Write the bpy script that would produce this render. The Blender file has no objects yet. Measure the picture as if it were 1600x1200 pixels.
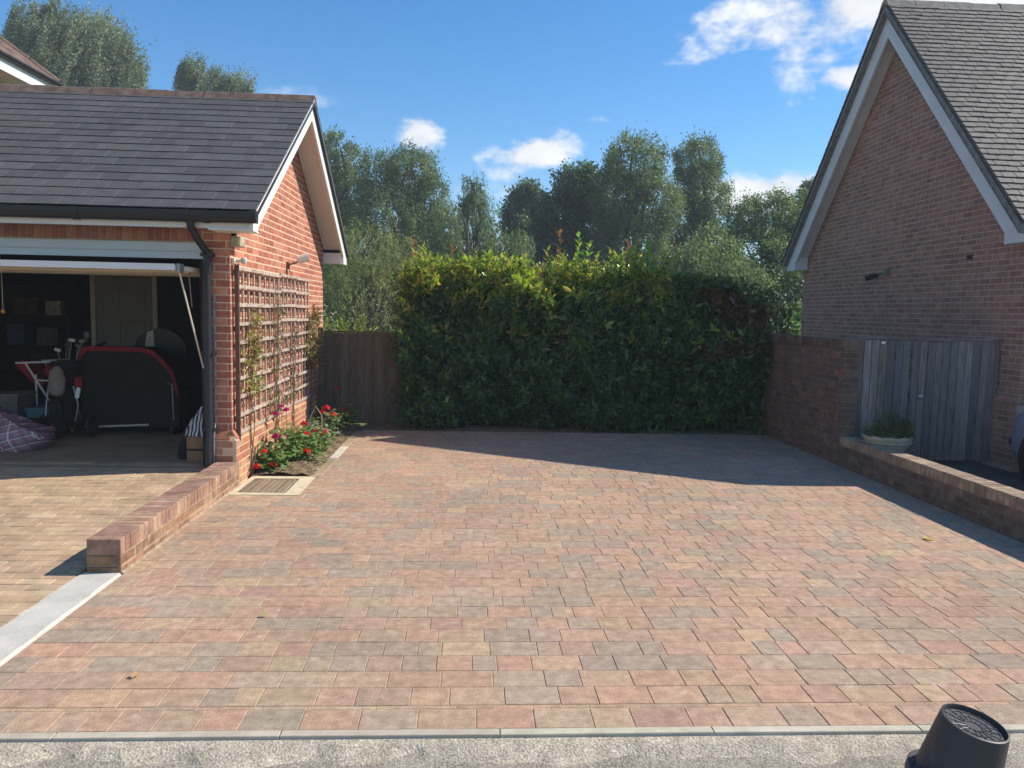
import bpy, bmesh, math, random
import numpy as np
from mathutils import Vector, Matrix
random.seed(7)
RNG = np.random.default_rng(7)
scene = bpy.context.scene
COL = scene.collection

# ------------------------------------------------------------------ camera
H = 1.77
FPX = 1200.0                      # focal length in pixels of a 1600 px wide frame
VX, VY, ROLL = 736.0, 486.0, 0.016
_dy = np.array([(VX - 800) / FPX, (600 - VY) / FPX, -1.0]); _dy /= np.linalg.norm(_dy)
_up = np.array([math.sin(ROLL), math.cos(ROLL), 0.0]); _up = _up - _dy * _up.dot(_dy); _up /= np.linalg.norm(_up)
_dx = np.cross(_dy, _up)
CAMR = np.stack([_dx, _dy, _up], 1)            # camera = CAMR @ world
cam_data = bpy.data.cameras.new('camera')
cam_data.sensor_fit = 'HORIZONTAL'
cam_data.angle = 2 * math.atan(800 / FPX)
cam_data.clip_start = 0.05
cam_data.clip_end = 2000
cam = bpy.data.objects.new('camera', cam_data)
COL.objects.link(cam)
m4 = Matrix([list(map(float, CAMR.T[i])) + [[0, 0, H][i]] for i in range(3)] + [[0, 0, 0, 1]])
cam.matrix_world = m4
scene.camera = cam

# ------------------------------------------------------------------ light
SUN = Vector((1.14, 0.24, 1.0)).normalized()   # towards the sun
sun_data = bpy.data.lights.new('sun', 'SUN')
sun_data.energy = 4.5
sun_data.angle = math.radians(0.53)
sun_data.color = (1.0, 0.93, 0.82)
sun = bpy.data.objects.new('sun', sun_data)
COL.objects.link(sun)
sun.rotation_euler = SUN.to_track_quat('Z', 'Y').to_euler()
sun.location = SUN * 60

world = bpy.data.worlds.new('World')
scene.world = world
world.cycles.sampling_method = 'MANUAL'
world.cycles.sample_map_resolution = 512
world.use_nodes = True
wt = world.node_tree
wt.nodes.clear()
W = wt.nodes.new
wl = wt.links.new
w_out = W('ShaderNodeOutputWorld')
w_bg = W('ShaderNodeBackground')
w_bg.inputs['Strength'].default_value = 0.085
sky = W('ShaderNodeTexSky')
sky.sky_type = 'NISHITA'
sky.sun_disc = False
sky.sun_elevation = math.asin(SUN.z)
sky.sun_rotation = math.atan2(SUN.x, SUN.y)
sky.altitude = 0
sky.air_density = 1.0
sky.dust_density = 0.15
sky.ozone_density = 3.5
w_tc = W('ShaderNodeTexCoord')

def cam_dir(px, py):
    d = CAMR.T @ np.array([(px - 800) / FPX, (600 - py) / FPX, -1.0])
    return d / np.linalg.norm(d)

def wmath(op, a, b=None, c=None):
    n = W('ShaderNodeMath'); n.operation = op
    for i, v in enumerate((a, b, c)):
        if v is None: continue
        if isinstance(v, (int, float)): n.inputs[i].default_value = v
        else: wl(v, n.inputs[i])
    return n.outputs[0]

w_noise = W('ShaderNodeTexNoise'); w_noise.inputs['Scale'].default_value = 9; w_noise.inputs['Detail'].default_value = 4.5
w_noise.inputs['Roughness'].default_value = 0.62; w_noise.inputs['Distortion'].default_value = 0.0
w_map = W('ShaderNodeMapping'); w_map.inputs['Scale'].default_value = (1, 1, 1.7)
wl(w_tc.outputs['Generated'], w_map.inputs[0]); wl(w_map.outputs[0], w_noise.inputs['Vector'])

def dvec(az, el):
    a, e = math.radians(az), math.radians(el)
    return np.array([math.sin(a) * math.cos(e), math.cos(a) * math.cos(e), math.sin(e)])
# cloud: (unit direction, half width, half height, opacity), angles in radians
def pxcloud(x, y, w, h, o, tilt=0.0): return (cam_dir(x, y), w / 1150, h / 1150, o, tilt)
CLOUDS = [pxcloud(1330, 0, 215, 105, 1.0), pxcloud(1520, 0, 260, 120, 1.0),
          pxcloud(838, 236, 88, 36, 1.0, 0.22), pxcloud(656, 207, 48, 34, 0.95, 0.2), pxcloud(1205, 300, 135, 40, 1.0, 0.12),
          pxcloud(1325, 118, 44, 24, 0.9), pxcloud(350, 83, 75, 13, 0.42, -0.22),
          pxcloud(450, 152, 90, 18, 0.45, -0.1), pxcloud(938, 186, 50, 9, 0.4), pxcloud(700, 300, 150, 22, 0.5),
          (dvec(130, 36), 0.34, 0.14, 1, 0), (dvec(205, 28), 0.42, 0.13, 1, 0), (dvec(275, 30), 0.32, 0.11, 1, 0)]
def cloud_group(lst):
    near = None
    for d, a, b, o, tilt in lst:
        U = np.cross(d, [0, 0, 1.0]); U /= np.linalg.norm(U); V = np.cross(U, d)
        U, V = U * math.cos(tilt) + V * math.sin(tilt), -U * math.sin(tilt) + V * math.cos(tilt)
        mp = W('ShaderNodeMapping'); mp.vector_type = 'TEXTURE'
        mp.inputs['Location'].default_value = tuple(map(float, d))
        mp.inputs['Rotation'].default_value = Matrix([list(map(float, r)) for r in np.stack([U, V, -d], 1)]).to_euler()
        mp.inputs['Scale'].default_value = (a, b, 0.5)
        wl(w_tc.outputs['Generated'], mp.inputs[0])
        ln = W('ShaderNodeVectorMath'); ln.operation = 'LENGTH'; wl(mp.outputs[0], ln.inputs[0])
        near = ln.outputs['Value'] if near is None else wmath('MINIMUM', near, ln.outputs['Value'])
    v = wmath('MAXIMUM', wmath('SUBTRACT', 1.0, near), -1.0)
    thin = lst[0][3] <= 0.7
    v = wmath('ADD', wmath('MULTIPLY', v, 0.6 if thin else 0.85), wmath('MULTIPLY', wmath('SUBTRACT', w_noise.outputs[0], 0.58 if thin else 0.53), 3.4 if thin else 2.6))
    mr = W('ShaderNodeMapRange'); mr.interpolation_type = 'SMOOTHSTEP'
    mr.inputs['From Min'].default_value = 0.02; mr.inputs['From Max'].default_value = 0.8 if thin else 0.55; mr.inputs['To Max'].default_value = lst[0][3]
    wl(v, mr.inputs['Value'])
    return mr.outputs[0]
acc = wmath('MAXIMUM', cloud_group([c for c in CLOUDS if c[3] > 0.7]), cloud_group([c for c in CLOUDS if c[3] <= 0.7]))
w_mix = W('ShaderNodeMix'); w_mix.data_type = 'RGBA'
w_tone = W('ShaderNodeMapRange'); w_tone.inputs['From Min'].default_value = 0.3; w_tone.inputs['From Max'].default_value = 0.7
w_tone.inputs['To Min'].default_value = 6.6; w_tone.inputs['To Max'].default_value = 9.0
wl(w_noise.outputs[0], w_tone.inputs['Value'])
w_cc = W('ShaderNodeCombineColor')
wl(w_tone.outputs[0], w_cc.inputs[0]); wl(wmath('MULTIPLY', w_tone.outputs[0], 1.03), w_cc.inputs[1]); wl(wmath('MULTIPLY', w_tone.outputs[0], 1.08), w_cc.inputs[2])
w_hs = W('ShaderNodeHueSaturation'); w_hs.inputs['Saturation'].default_value = 1.3; w_hs.inputs['Value'].default_value = 1.42
wl(sky.outputs[0], w_hs.inputs['Color'])
wl(acc, w_mix.inputs[0]); wl(w_hs.outputs[0], w_mix.inputs[6]); wl(w_cc.outputs[0], w_mix.inputs[7])
wl(w_mix.outputs[2], w_bg.inputs['Color']); wl(w_bg.outputs[0], w_out.inputs['Surface'])

vs = scene.view_settings
vs.view_transform = 'Standard'; vs.look = 'None'; vs.exposure = 0.5; vs.gamma = 1.0; vs.use_curve_mapping = False
scene.render.engine = 'CYCLES'
scene.cycles.max_bounces = 5
scene.cycles.diffuse_bounces = 3
scene.cycles.glossy_bounces = 2
scene.cycles.transparent_max_bounces = 6

# ------------------------------------------------------------------ materials
def lin(r, g, b):
    return tuple(((c / 255) / 12.92 if c / 255 <= 0.04045 else ((c / 255 + 0.055) / 1.055) ** 2.4) for c in (r, g, b))

def material(name, col=(0.5, 0.5, 0.5), src=None, rough=0.8, var=0.25, vscale=14, grain=0.12, gscale=260, bump=0.25, bscale=180,
             bdist=0.004, stain=None, spec=0.35, metal=0.0, stretch=(1, 1, 1), coat=0.0, broad=0.0):
    """procedural surface: base colour (own, per object or per piece) x broad mottling x fine grain, optional stain colour, bump"""
    m = bpy.data.materials.new(name); m.use_nodes = True
    t = m.node_tree; N = t.nodes.new; L = t.links.new
    bsdf = t.nodes['Principled BSDF']
    geo = N('ShaderNodeNewGeometry'); mp = N('ShaderNodeMapping'); mp.inputs['Scale'].default_value = stretch
    L(geo.outputs['Position'], mp.inputs[0])
    if src == 'obj':
        b = N('ShaderNodeObjectInfo').outputs['Color']
    elif src == 'attr':
        a = N('ShaderNodeAttribute'); a.attribute_name = 'pcol'; b = a.outputs['Color']
    else:
        r = N('ShaderNodeRGB'); r.outputs[0].default_value = (*col, 1); b = r.outputs[0]
    def noise(sc, det=2):
        n = N('ShaderNodeTexNoise'); n.inputs['Scale'].default_value = sc; n.inputs['Detail'].default_value = det
        n.inputs['Roughness'].default_value = 0.6; L(mp.outputs[0], n.inputs['Vector']); return n.outputs[0]
    def mul(colr, fac, amt):
        mr = N('ShaderNodeMapRange'); mr.inputs['From Min'].default_value = 0.3; mr.inputs['From Max'].default_value = 0.7
        mr.inputs['To Min'].default_value = 1 - amt; mr.inputs['To Max'].default_value = 1 + amt; L(fac, mr.inputs['Value'])
        mx = N('ShaderNodeVectorMath'); mx.operation = 'SCALE'; L(colr, mx.inputs[0]); L(mr.outputs[0], mx.inputs['Scale']); return mx.outputs[0]
    if broad: b = mul(b, noise(0.8), broad)
    if var: b = mul(b, noise(vscale), var)
    if grain: b = mul(b, noise(gscale, 1), grain)
    if stain:
        sc, lo, hi, amt, sc_col = stain
        mr = N('ShaderNodeMapRange'); mr.interpolation_type = 'SMOOTHSTEP'
        mr.inputs['From Min'].default_value = lo; mr.inputs['From Max'].default_value = hi; mr.inputs['To Max'].default_value = amt
        L(noise(sc, 3), mr.inputs['Value'])
        mx = N('ShaderNodeMix'); mx.data_type = 'RGBA'; L(mr.outputs[0], mx.inputs[0]); L(b, mx.inputs[6]); mx.inputs[7].default_value = (*sc_col, 1); b = mx.outputs[2]
    L(b, bsdf.inputs['Base Color'])
    bsdf.inputs['Roughness'].default_value = rough
    bsdf.inputs['Specular IOR Level'].default_value = spec
    bsdf.inputs['Metallic'].default_value = metal
    bsdf.inputs['Coat Weight'].default_value = coat
    if bump:
        bp = N('ShaderNodeBump'); bp.inputs['Strength'].default_value = bump; bp.inputs['Distance'].default_value = bdist
        L(noise(bscale, 2), bp.inputs['Height']); L(bp.outputs[0], bsdf.inputs['Normal'])
    return m

def leaf_material(name, rough=0.45, trans=0.35, spec=0.4):
    m = bpy.data.materials.new(name); m.use_nodes = True
    t = m.node_tree; N = t.nodes.new; L = t.links.new
    bsdf = t.nodes['Principled BSDF']; out = t.nodes['Material Output']
    a = N('ShaderNodeAttribute'); a.attribute_name = 'pcol'
    oi = N('ShaderNodeObjectInfo')
    L(a.outputs['Color'], bsdf.inputs['Base Color'])
    bsdf.inputs['Roughness'].default_value = rough; bsdf.inputs['Specular IOR Level'].default_value = spec
    tr = N('ShaderNodeBsdfTranslucent')
    br = N('ShaderNodeVectorMath'); br.operation = 'MULTIPLY'; br.inputs[1].default_value = (1.5, 1.5, 0.7)
    L(a.outputs['Color'], br.inputs[0]); L(br.outputs[0], tr.inputs['Color'])
    mx = N('ShaderNodeMixShader'); mx.inputs[0].default_value = trans
    L(bsdf.outputs[0], mx.inputs[1]); L(tr.outputs[0], mx.inputs[2]); L(mx.outputs[0], out.inputs['Surface'])
    return m

def pair(name, **k):
    return (material(name, src='obj', **k), material(name + '_field', src='attr', **k))

# ------------------------------------------------------------------ object helpers
BASE = {}
def thing(name, label, cat, base=(0, 0, 0), group=None):
    o = bpy.data.objects.new(name, None); o.empty_display_size = 0.1; COL.objects.link(o)
    o.location = base; BASE[o] = Vector(base)
    tag(o, label, cat, group); return o
def tag(o, label=None, cat=None, group=None, kind=None):
    if label: o['label'] = label
    if cat: o['category'] = cat
    if group: o['group'] = group
    if kind: o['kind'] = kind
    return o
def adopt(o, parent):
    if parent is not None:
        o.parent = parent
        o.matrix_parent_inverse = Matrix.Translation(-BASE.get(parent, Vector((0, 0, 0))))
def link(name, me, parent=None, mat=None, smooth=False):
    o = bpy.data.objects.new(name, me); COL.objects.link(o)
    if mat is not None and not me.materials: me.materials.append(mat)
    if smooth: me.polygons.foreach_set('use_smooth', [True] * len(me.polygons))
    adopt(o, parent); return o

class MB:
    """collects shapes in world space, builds one mesh"""
    def __init__(s): s.v = []; s.f = []
    def add(s, V, F):
        k = len(s.v); s.v += [tuple(map(float, p)) for p in V]; s.f += [tuple(i + k for i in f) for f in F]; return s
    def box(s, x0, x1, y0, y1, z0, z1):
        V = [(x, y, z) for x in (x0, x1) for y in (y0, y1) for z in (z0, z1)]
        return s.add(V, [(0, 1, 3, 2), (4, 6, 7, 5), (0, 4, 5, 1), (2, 3, 7, 6), (0, 2, 6, 4), (1, 5, 7, 3)])
    def cbox(s, c, size, rot=None, bev=0.003):
        V, F = chamfer(*size, bev); V = np.array(V)
        if rot is not None: V = V @ np.array(rot).T
        return s.add(V + np.array(c), F)
    def prism(s, poly, axis, a, b):
        """poly in the two other axes (cyclic order y,z for x; x,z for y; x,y for z)"""
        def P(p, t): return (t, p[0], p[1]) if axis == 'x' else (p[0], t, p[1]) if axis == 'y' else (p[0], p[1], t)
        n = len(poly); V = [P(p, a) for p in poly] + [P(p, b) for p in poly]
        F = [tuple(range(n))[::-1], tuple(range(n, 2 * n))] + [(i, (i + 1) % n, n + (i + 1) % n, n + i) for i in range(n)]
        return s.add(V, F)
    def tube(s, pts, r, n=8, cap=True):
        pts = [Vector(p) for p in pts]; rs = r if isinstance(r, (list, tuple)) else [r] * len(pts)
        V = []; prev = None
        for i, p in enumerate(pts):
            d = (pts[min(i + 1, len(pts) - 1)] - pts[max(i - 1, 0)]).normalized()
            if prev is None: a = d.orthogonal().normalized()
            else: a = (prev - d * prev.dot(d)).normalized()
            prev = a; b = d.cross(a)
            V += [p + (a * math.cos(2 * math.pi * k / n) + b * math.sin(2 * math.pi * k / n)) * rs[i] for k in range(n)]
        F = [(i * n + k, i * n + (k + 1) % n, (i + 1) * n + (k + 1) % n, (i + 1) * n + k) for i in range(len(pts) - 1) for k in range(n)]
        if cap: F += [tuple(range(n))[::-1], tuple(range((len(pts) - 1) * n, len(pts) * n))]
        return s.add(V, F)
    def lathe(s, c, prof, n=24, rot=None, cap=True):
        V = []
        for r, z in prof: V += [(r * math.cos(2 * math.pi * k / n), r * math.sin(2 * math.pi * k / n), z) for k in range(n)]
        V = np.array(V)
        if rot is not None: V = V @ np.array(rot).T
        m = len(prof)
        F = [(i * n + k, i * n + (k + 1) % n, (i + 1) * n + (k + 1) % n, (i + 1) * n + k) for i in range(m - 1) for k in range(n)]
        if cap: F += [tuple(range(n))[::-1], tuple(range((m - 1) * n, m * n))]
        return s.add(V + np.array(c), F)
    def build(s, name, mat, parent=None, smooth=False, label=None):
        me = bpy.data.meshes.new(name); me.from_pydata(s.v, [], s.f); me.update()
        o = link(name, me, parent, mat, smooth)
        if smooth:
            try: me.set_sharp_from_angle(angle=math.radians(40))
            except Exception: pass
        if label: o['label'] = label
        return o

def _chamfer0(sx, sy, sz, b):
    h = (sx / 2, sy / 2, sz / 2); b = min(b, min(h) * 0.6)
    V = []; idx = {}
    for ix in (-1, 1):
        for iy in (-1, 1):
            for iz in (-1, 1):
                s = (ix, iy, iz)
                for ax in range(3):
                    idx[(s, ax)] = len(V)
                    V.append(tuple(s[k] * (h[k] if k == ax else h[k] - b) for k in range(3)))
    F = []
    for ax in range(3):
        o1, o2 = [k for k in range(3) if k != ax]
        for sg in (-1, 1):
            q = []
            for a, c in ((-1, -1), (1, -1), (1, 1), (-1, 1)):
                s = [0, 0, 0]; s[ax] = sg; s[o1] = a; s[o2] = c; q.append(idx[(tuple(s), ax)])
            F.append(q)
    for ax in range(3):           # edges parallel to ax
        o1, o2 = [k for k in range(3) if k != ax]
        for a in (-1, 1):
            for c in (-1, 1):
                s0 = [0, 0, 0]; s1 = [0, 0, 0]; s0[ax] = -1; s1[ax] = 1
                for s in (s0, s1): s[o1] = a; s[o2] = c
                s0, s1 = tuple(s0), tuple(s1)
                F.append([idx[(s0, o1)], idx[(s1, o1)], idx[(s1, o2)], idx[(s0, o2)]])
    for ix in (-1, 1):
        for iy in (-1, 1):
            for iz in (-1, 1):
                s = (ix, iy, iz); F.append([idx[(s, 0)], idx[(s, 1)], idx[(s, 2)]])
    Va = np.array(V); G = []
    for f in F:                    # outward winding
        p = Va[f]; n = np.cross(p[1] - p[0], p[2] - p[0])
        G.append(tuple(f) if n.dot(p.mean(0)) > 0 else tuple(f[::-1]))
    return V, G

_C0, _CF = _chamfer0(2, 2, 2, 0.1)
_CS = np.sign(np.array(_C0)); _CI = (np.abs(np.array(_C0)) < 0.95).astype(float)
_CF4 = np.array([f for f in _CF if len(f) == 4]); _CF3 = np.array([f for f in _CF if len(f) == 3])
def chamfer(sx, sy, sz, b):
    h = np.array((sx, sy, sz)) / 2; b = min(b, h.min() * 0.6)
    return _CS * (h - _CI * b), _CF

def np_mesh(name, V, faces, cols=None):
    """V (n,3); faces: list of int arrays (m,k)"""
    me = bpy.data.meshes.new(name)
    V = np.ascontiguousarray(V, np.float32)
    me.vertices.add(len(V)); me.vertices.foreach_set('co', V.ravel())
    loops = np.concatenate([f.ravel() for f in faces]).astype(np.int32)
    tot = np.concatenate([np.full(len(f), f.shape[1], np.int32) for f in faces])
    st = np.concatenate([[0], np.cumsum(tot)[:-1]]).astype(np.int32)
    me.loops.add(len(loops)); me.loops.foreach_set('vertex_index', loops)
    me.polygons.add(len(tot)); me.polygons.foreach_set('loop_start', st)
    try: me.polygons.foreach_set('loop_total', tot)
    except Exception: pass
    if cols is not None:
        ca = me.color_attributes.new('pcol', 'FLOAT_COLOR', 'POINT')
        c4 = np.ones((len(V), 4), np.float32); c4[:, :3] = cols; ca.data.foreach_set('color', c4.ravel())
    me.polygons.foreach_set('use_smooth', np.zeros(len(tot), bool))
    me.update(calc_edges=True); me.validate()
    return me

def to_px(p):
    c = CAMR @ (np.array(p) - np.array([0, 0, H]))
    if c[2] > -0.1: return None
    return 800 + FPX * c[0] / -c[2], 600 - FPX * c[1] / -c[2], -c[2]

EXTRA = []
_mesh_cache = {}
def pieces(name, parent, items, mats, cap=300, field=None, bev=0.004):
    """items: (centre, size, rot3x3 or None, colour). The ones that show largest become parts, the rest one part."""
    scored = []
    for it in items:
        q = to_px(it[0])
        sc = 0.0
        if q and -10 < q[0] < 1610 and -10 < q[1] < 1210: sc = 1000.0 / q[2] ** 2
        scored.append(sc)
    order = sorted(range(len(items)), key=lambda i: -scored[i])
    single = [i for i in order[:cap] if scored[i] > 0]
    keep = set(single)
    for i in single:
        c, sz, rot, col = items[i]
        key = (name, mats[0].name, tuple(round(v, 3) for v in sz), bev)
        me = _mesh_cache.get(key)
        if me is None:
            V, F = chamfer(*sz, bev); me = bpy.data.meshes.new(name); me.from_pydata(V, [], F); me.update(); me.materials.append(mats[0]); _mesh_cache[key] = me
        o = bpy.data.objects.new(name, me); COL.objects.link(o)
        o.color = (*col, 1)
        M_ = Matrix.Identity(4) if rot is None else Matrix([list(map(float, r)) for r in np.array(rot)]).to_4x4()
        o.matrix_basis = Matrix.Translation(Vector(tuple(map(float, c)))) @ M_
        adopt(o, parent)
    rest = [items[i] for i in range(len(items)) if i not in keep]
    if rest:
        Vs = []; Cs = []; F4 = []; F3 = []; k = 0
        for c, sz, rot, col in rest:
            V, F = chamfer(*sz, bev); V = np.array(V)
            if rot is not None: V = V @ np.array(rot).T
            Vs.append(V + np.array(c)); Cs.append(np.tile(col, (len(V), 1)))
            F4.append(_CF4 + k); F3.append(_CF3 + k); k += len(V)
        me = np_mesh(field or name + 's', np.concatenate(Vs), [np.concatenate(F4), np.concatenate(F3)], np.concatenate(Cs))
        o = link(field or name + 's', me, parent, mats[1]); o['kind'] = 'stuff'

def prism_field(name, parent, polys, mat):
    """polys: list of (V list, F list, colour) joined as one part of cut pieces"""
    Vs = []; Cs = []; by = {}; k = 0
    for V, F, col in polys:
        Vs += V; Cs += [col] * len(V)
        for f in F: by.setdefault(len(f), []).append([i + k for i in f])
        k += len(V)
    if not Vs: return
    o = link(name, np_mesh(name, np.array(Vs), [np.array(a) for a in by.values()], np.array(Cs)), parent, mat); o['kind'] = 'stuff'

def jit(rot_deg):
    a = [math.radians(random.uniform(-rot_deg, rot_deg)) for _ in range(3)]
    return np.array(Matrix.Rotation(a[0], 3, 'X') @ Matrix.Rotation(a[1], 3, 'Y') @ Matrix.Rotation(a[2], 3, 'Z'))

def pick(pal, v=0.06):
    c = random.choice(pal); k = 1 + random.uniform(-v, v)
    return tuple(max(0.0, x * k * (1 + random.uniform(-v, v) * 0.4)) for x in c)

def lerp(a, b, t): return a + (b - a) * t
def sl(pal): return [lin(*p) for p in pal]
# ------------------------------------------------------------------ palettes and shared materials
PAV = sl([(176, 136, 108), (180, 142, 112), (172, 132, 106), (176, 140, 114), (162, 138, 114), (152, 136, 116), (184, 148, 118), (178, 132, 108),
          (168, 128, 106), (144, 132, 116), (178, 150, 116), (168, 138, 114)])
PAV = [tuple(m + 0.48 * (c - m2) for c, m, m2 in zip(p, lin(171, 142, 118), lin(172, 138, 113))) for p in PAV]
BRK = sl([(174, 108, 84), (166, 100, 78), (182, 118, 92), (160, 96, 76), (186, 124, 98), (170, 108, 88)])
BRK_H = sl([(154, 114, 98), (148, 109, 94), (158, 119, 102), (143, 105, 91), (154, 115, 100)])
BRK_OLD = sl([(152, 110, 92), (142, 104, 88), (160, 120, 98), (132, 100, 86), (166, 122, 98)])
SLATE = sl([(87, 84, 82), (83, 80, 79), (90, 87, 85), (82, 79, 78), (88, 85, 84)])
TILE = sl([(95, 89, 85), (92, 86, 83), (98, 91, 86), (89, 84, 81), (94, 88, 84)])
YBLK = sl([(180, 154, 124), (176, 150, 120), (184, 158, 128), (172, 146, 117), (178, 150, 120)])

paver_m = pair('tumbled_paver', rough=0.85, var=0.2, vscale=16, grain=0.16, gscale=120, bump=0.35, bscale=90, stain=(11, 0.58, 0.8, 0.55, lin(206, 190, 172)), broad=0.09)
brick_m = pair('red_brick', rough=0.9, var=0.16, vscale=12, grain=0.14, gscale=240, bump=0.4, bscale=150, stain=(3.0, 0.6, 0.85, 0.35, lin(196, 150, 124)))
brickh_m = pair('house_brick', rough=0.9, var=0.2, vscale=8, grain=0.12, gscale=200, bump=0.4, bscale=150, broad=0.1, stain=(1.3, 0.6, 0.85, 0.35, lin(128, 112, 100)))
brickold_m = pair('weathered_brick', rough=0.92, var=0.3, vscale=9, grain=0.2, gscale=150, bump=0.6, bscale=110, stain=(7, 0.55, 0.72, 0.5, lin(176, 152, 126)))
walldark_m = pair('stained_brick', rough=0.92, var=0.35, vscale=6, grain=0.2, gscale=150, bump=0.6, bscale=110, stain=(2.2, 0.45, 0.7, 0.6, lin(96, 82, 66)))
slate_m = pair('grey_slate', rough=0.62, var=0.14, vscale=5, grain=0.12, gscale=180, bump=0.25, bscale=60, stain=(38, 0.67, 0.74, 0.6, lin(150, 150, 146)))
tile_m = pair('clay_tile', rough=0.7, var=0.25, vscale=7, grain=0.2, gscale=140, bump=0.4, bscale=70, stain=(16, 0.64, 0.78, 0.5, lin(150, 146, 136)))
yblk_m = pair('buff_block', rough=0.9, var=0.2, vscale=5, grain=0.16, gscale=170, bump=0.4, bscale=110, stain=(4, 0.55, 0.8, 0.45, lin(200, 180, 140)))
mortar = material('mortar', lin(216, 184, 152), rough=0.95, var=0.12, grain=0.15, bump=0.5, bscale=200)
mortar_h = material('house_mortar', lin(176, 152, 138), rough=0.95, var=0.12, grain=0.15, bump=0.5, bscale=200)
mortar_d = material('dark_mortar', lin(160, 138, 116), rough=0.95, var=0.3, grain=0.2, bump=0.5, bscale=200)
sand = material('jointing_sand', lin(176, 150, 120), rough=1.0, var=0.3, vscale=6, grain=0.3, bump=0.4)
sand_d = material('dark_joint_sand', lin(146, 124, 96), rough=1.0, var=0.3, vscale=6, grain=0.3, bump=0.4)
mortar_w = material('wall_mortar', lin(118, 100, 86), rough=0.95, var=0.3, grain=0.2, bump=0.5, bscale=200)
concrete = material('concrete', lin(192, 187, 176), rough=0.9, var=0.12, vscale=4, grain=0.14, gscale=120, bump=0.3, bscale=80, stain=(5, 0.5, 0.75, 0.4, lin(206, 202, 192)))
haunch_m = material('kerb_haunch', lin(176, 164, 144), rough=0.95, var=0.2, vscale=12, grain=0.4, gscale=110, bump=0.8, bscale=90, bdist=0.008)
concrete_k = material('kerb_concrete', lin(186, 178, 160), rough=0.9, var=0.1, vscale=8, grain=0.12, gscale=160, bump=0.3, bscale=120)
floor_c = material('garage_floor', lin(150, 134, 114), rough=0.9, var=0.2, vscale=3, grain=0.15, bump=0.3)
tarmac = material('tarmac', lin(150, 141, 126), rough=0.95, var=0.14, vscale=5, grain=0.45, gscale=110, bump=0.9, bscale=110, bdist=0.008, stain=(9, 0.5, 0.8, 0.35, lin(186, 176, 158)))
tarmac_d = material('old_tarmac', lin(92, 88, 82), rough=0.95, var=0.2, vscale=2, grain=0.35, gscale=110, bump=0.8, bscale=110, bdist=0.008)
grass = material('rough_grass', lin(84, 92, 50), rough=1.0, var=0.4, vscale=0.8, grain=0.3, gscale=30, bump=0.6, bscale=20, bdist=0.05)
soil = material('bed_soil', lin(122, 104, 80), rough=1.0, var=0.4, vscale=14, grain=0.4, gscale=90, bump=1.0, bscale=60, bdist=0.02)
upvc = material('white_board', lin(222, 220, 216), rough=0.5, var=0.03, vscale=3, grain=0.02, bump=0.05)
upvc_c = material('cream_door_paint', lin(214, 204, 186), rough=0.55, var=0.08, vscale=4, grain=0.04, bump=0.08)
house_board = material('house_board', lin(206, 208, 210), rough=0.55, var=0.06, vscale=2, grain=0.03, bump=0.05)
black_pl = material('black_plastic', lin(40, 41, 44), rough=0.4, var=0.08, vscale=6, grain=0.05, bump=0.05)
lead = material('undercloak', lin(120, 120, 116), rough=0.9, var=0.25, vscale=10, grain=0.2, bump=0.4)
wood_f = pair('fence_wood', rough=0.9, var=0.25, vscale=5, grain=0.25, gscale=60, bump=0.5, bscale=50, stretch=(1, 1, 0.08))
wood_g = pair('gate_wood', rough=0.85, var=0.25, vscale=6, grain=0.28, gscale=70, bump=0.5, bscale=60, stretch=(1, 1, 0.06))
trellis_m = material('trellis_wood', lin(172, 154, 138), rough=0.9, var=0.25, vscale=8, grain=0.3, gscale=90, bump=0.5, stain=(20, 0.5, 0.7, 0.5, lin(196, 186, 176)))
metal_g = material('galvanised_steel', lin(160, 160, 158), rough=0.4, metal=0.8, var=0.1, grain=0.05, bump=0)
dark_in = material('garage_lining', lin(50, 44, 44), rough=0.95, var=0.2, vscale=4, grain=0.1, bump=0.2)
leaf_m = leaf_material('foliage')
gloss_leaf = leaf_material('laurel_leaf', rough=0.24, trans=0.42, spec=0.55)
petal_m = leaf_material('petal', rough=0.6, trans=0.3, spec=0.2)
bark = material('bark', lin(96, 84, 70), rough=0.95, var=0.3, vscale=4, grain=0.3, gscale=40, bump=0.8, bscale=20, bdist=0.03, stretch=(1, 1, 0.3))
stem_m = material('green_stem', lin(110, 112, 66), rough=0.7, var=0.2, grain=0.1, bump=0)
twig_m = material('dry_twig', lin(128, 108, 88), rough=0.9, var=0.2, grain=0.1, bump=0)

# ------------------------------------------------------------------ ground, road, driveways
def sheet(name, x0, x1, y0, y1, z, mat, nx=1, ny=1, zf=None):
    V = [(lerp(x0, x1, i / nx), lerp(y0, y1, j / ny), 0) for j in range(ny + 1) for i in range(nx + 1)]
    V = [(x, y, z if zf is None else zf(x, y)) for x, y, _ in V]
    F = [(j * (nx + 1) + i, j * (nx + 1) + i + 1, (j + 1) * (nx + 1) + i + 1, (j + 1) * (nx + 1) + i) for j in range(ny) for i in range(nx)]
    return tag(MB().add(V, F).build(name, mat), kind='structure')

sheet('ground', -150, 150, -60, 240, -0.12, grass)
road = sheet('road', -30, 30, -6, 3.07, -0.04, tarmac, 120, 40, lambda x, y: -0.04 + 0.004 * math.sin(x * 3.1) * math.sin(y * 4.3))
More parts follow.
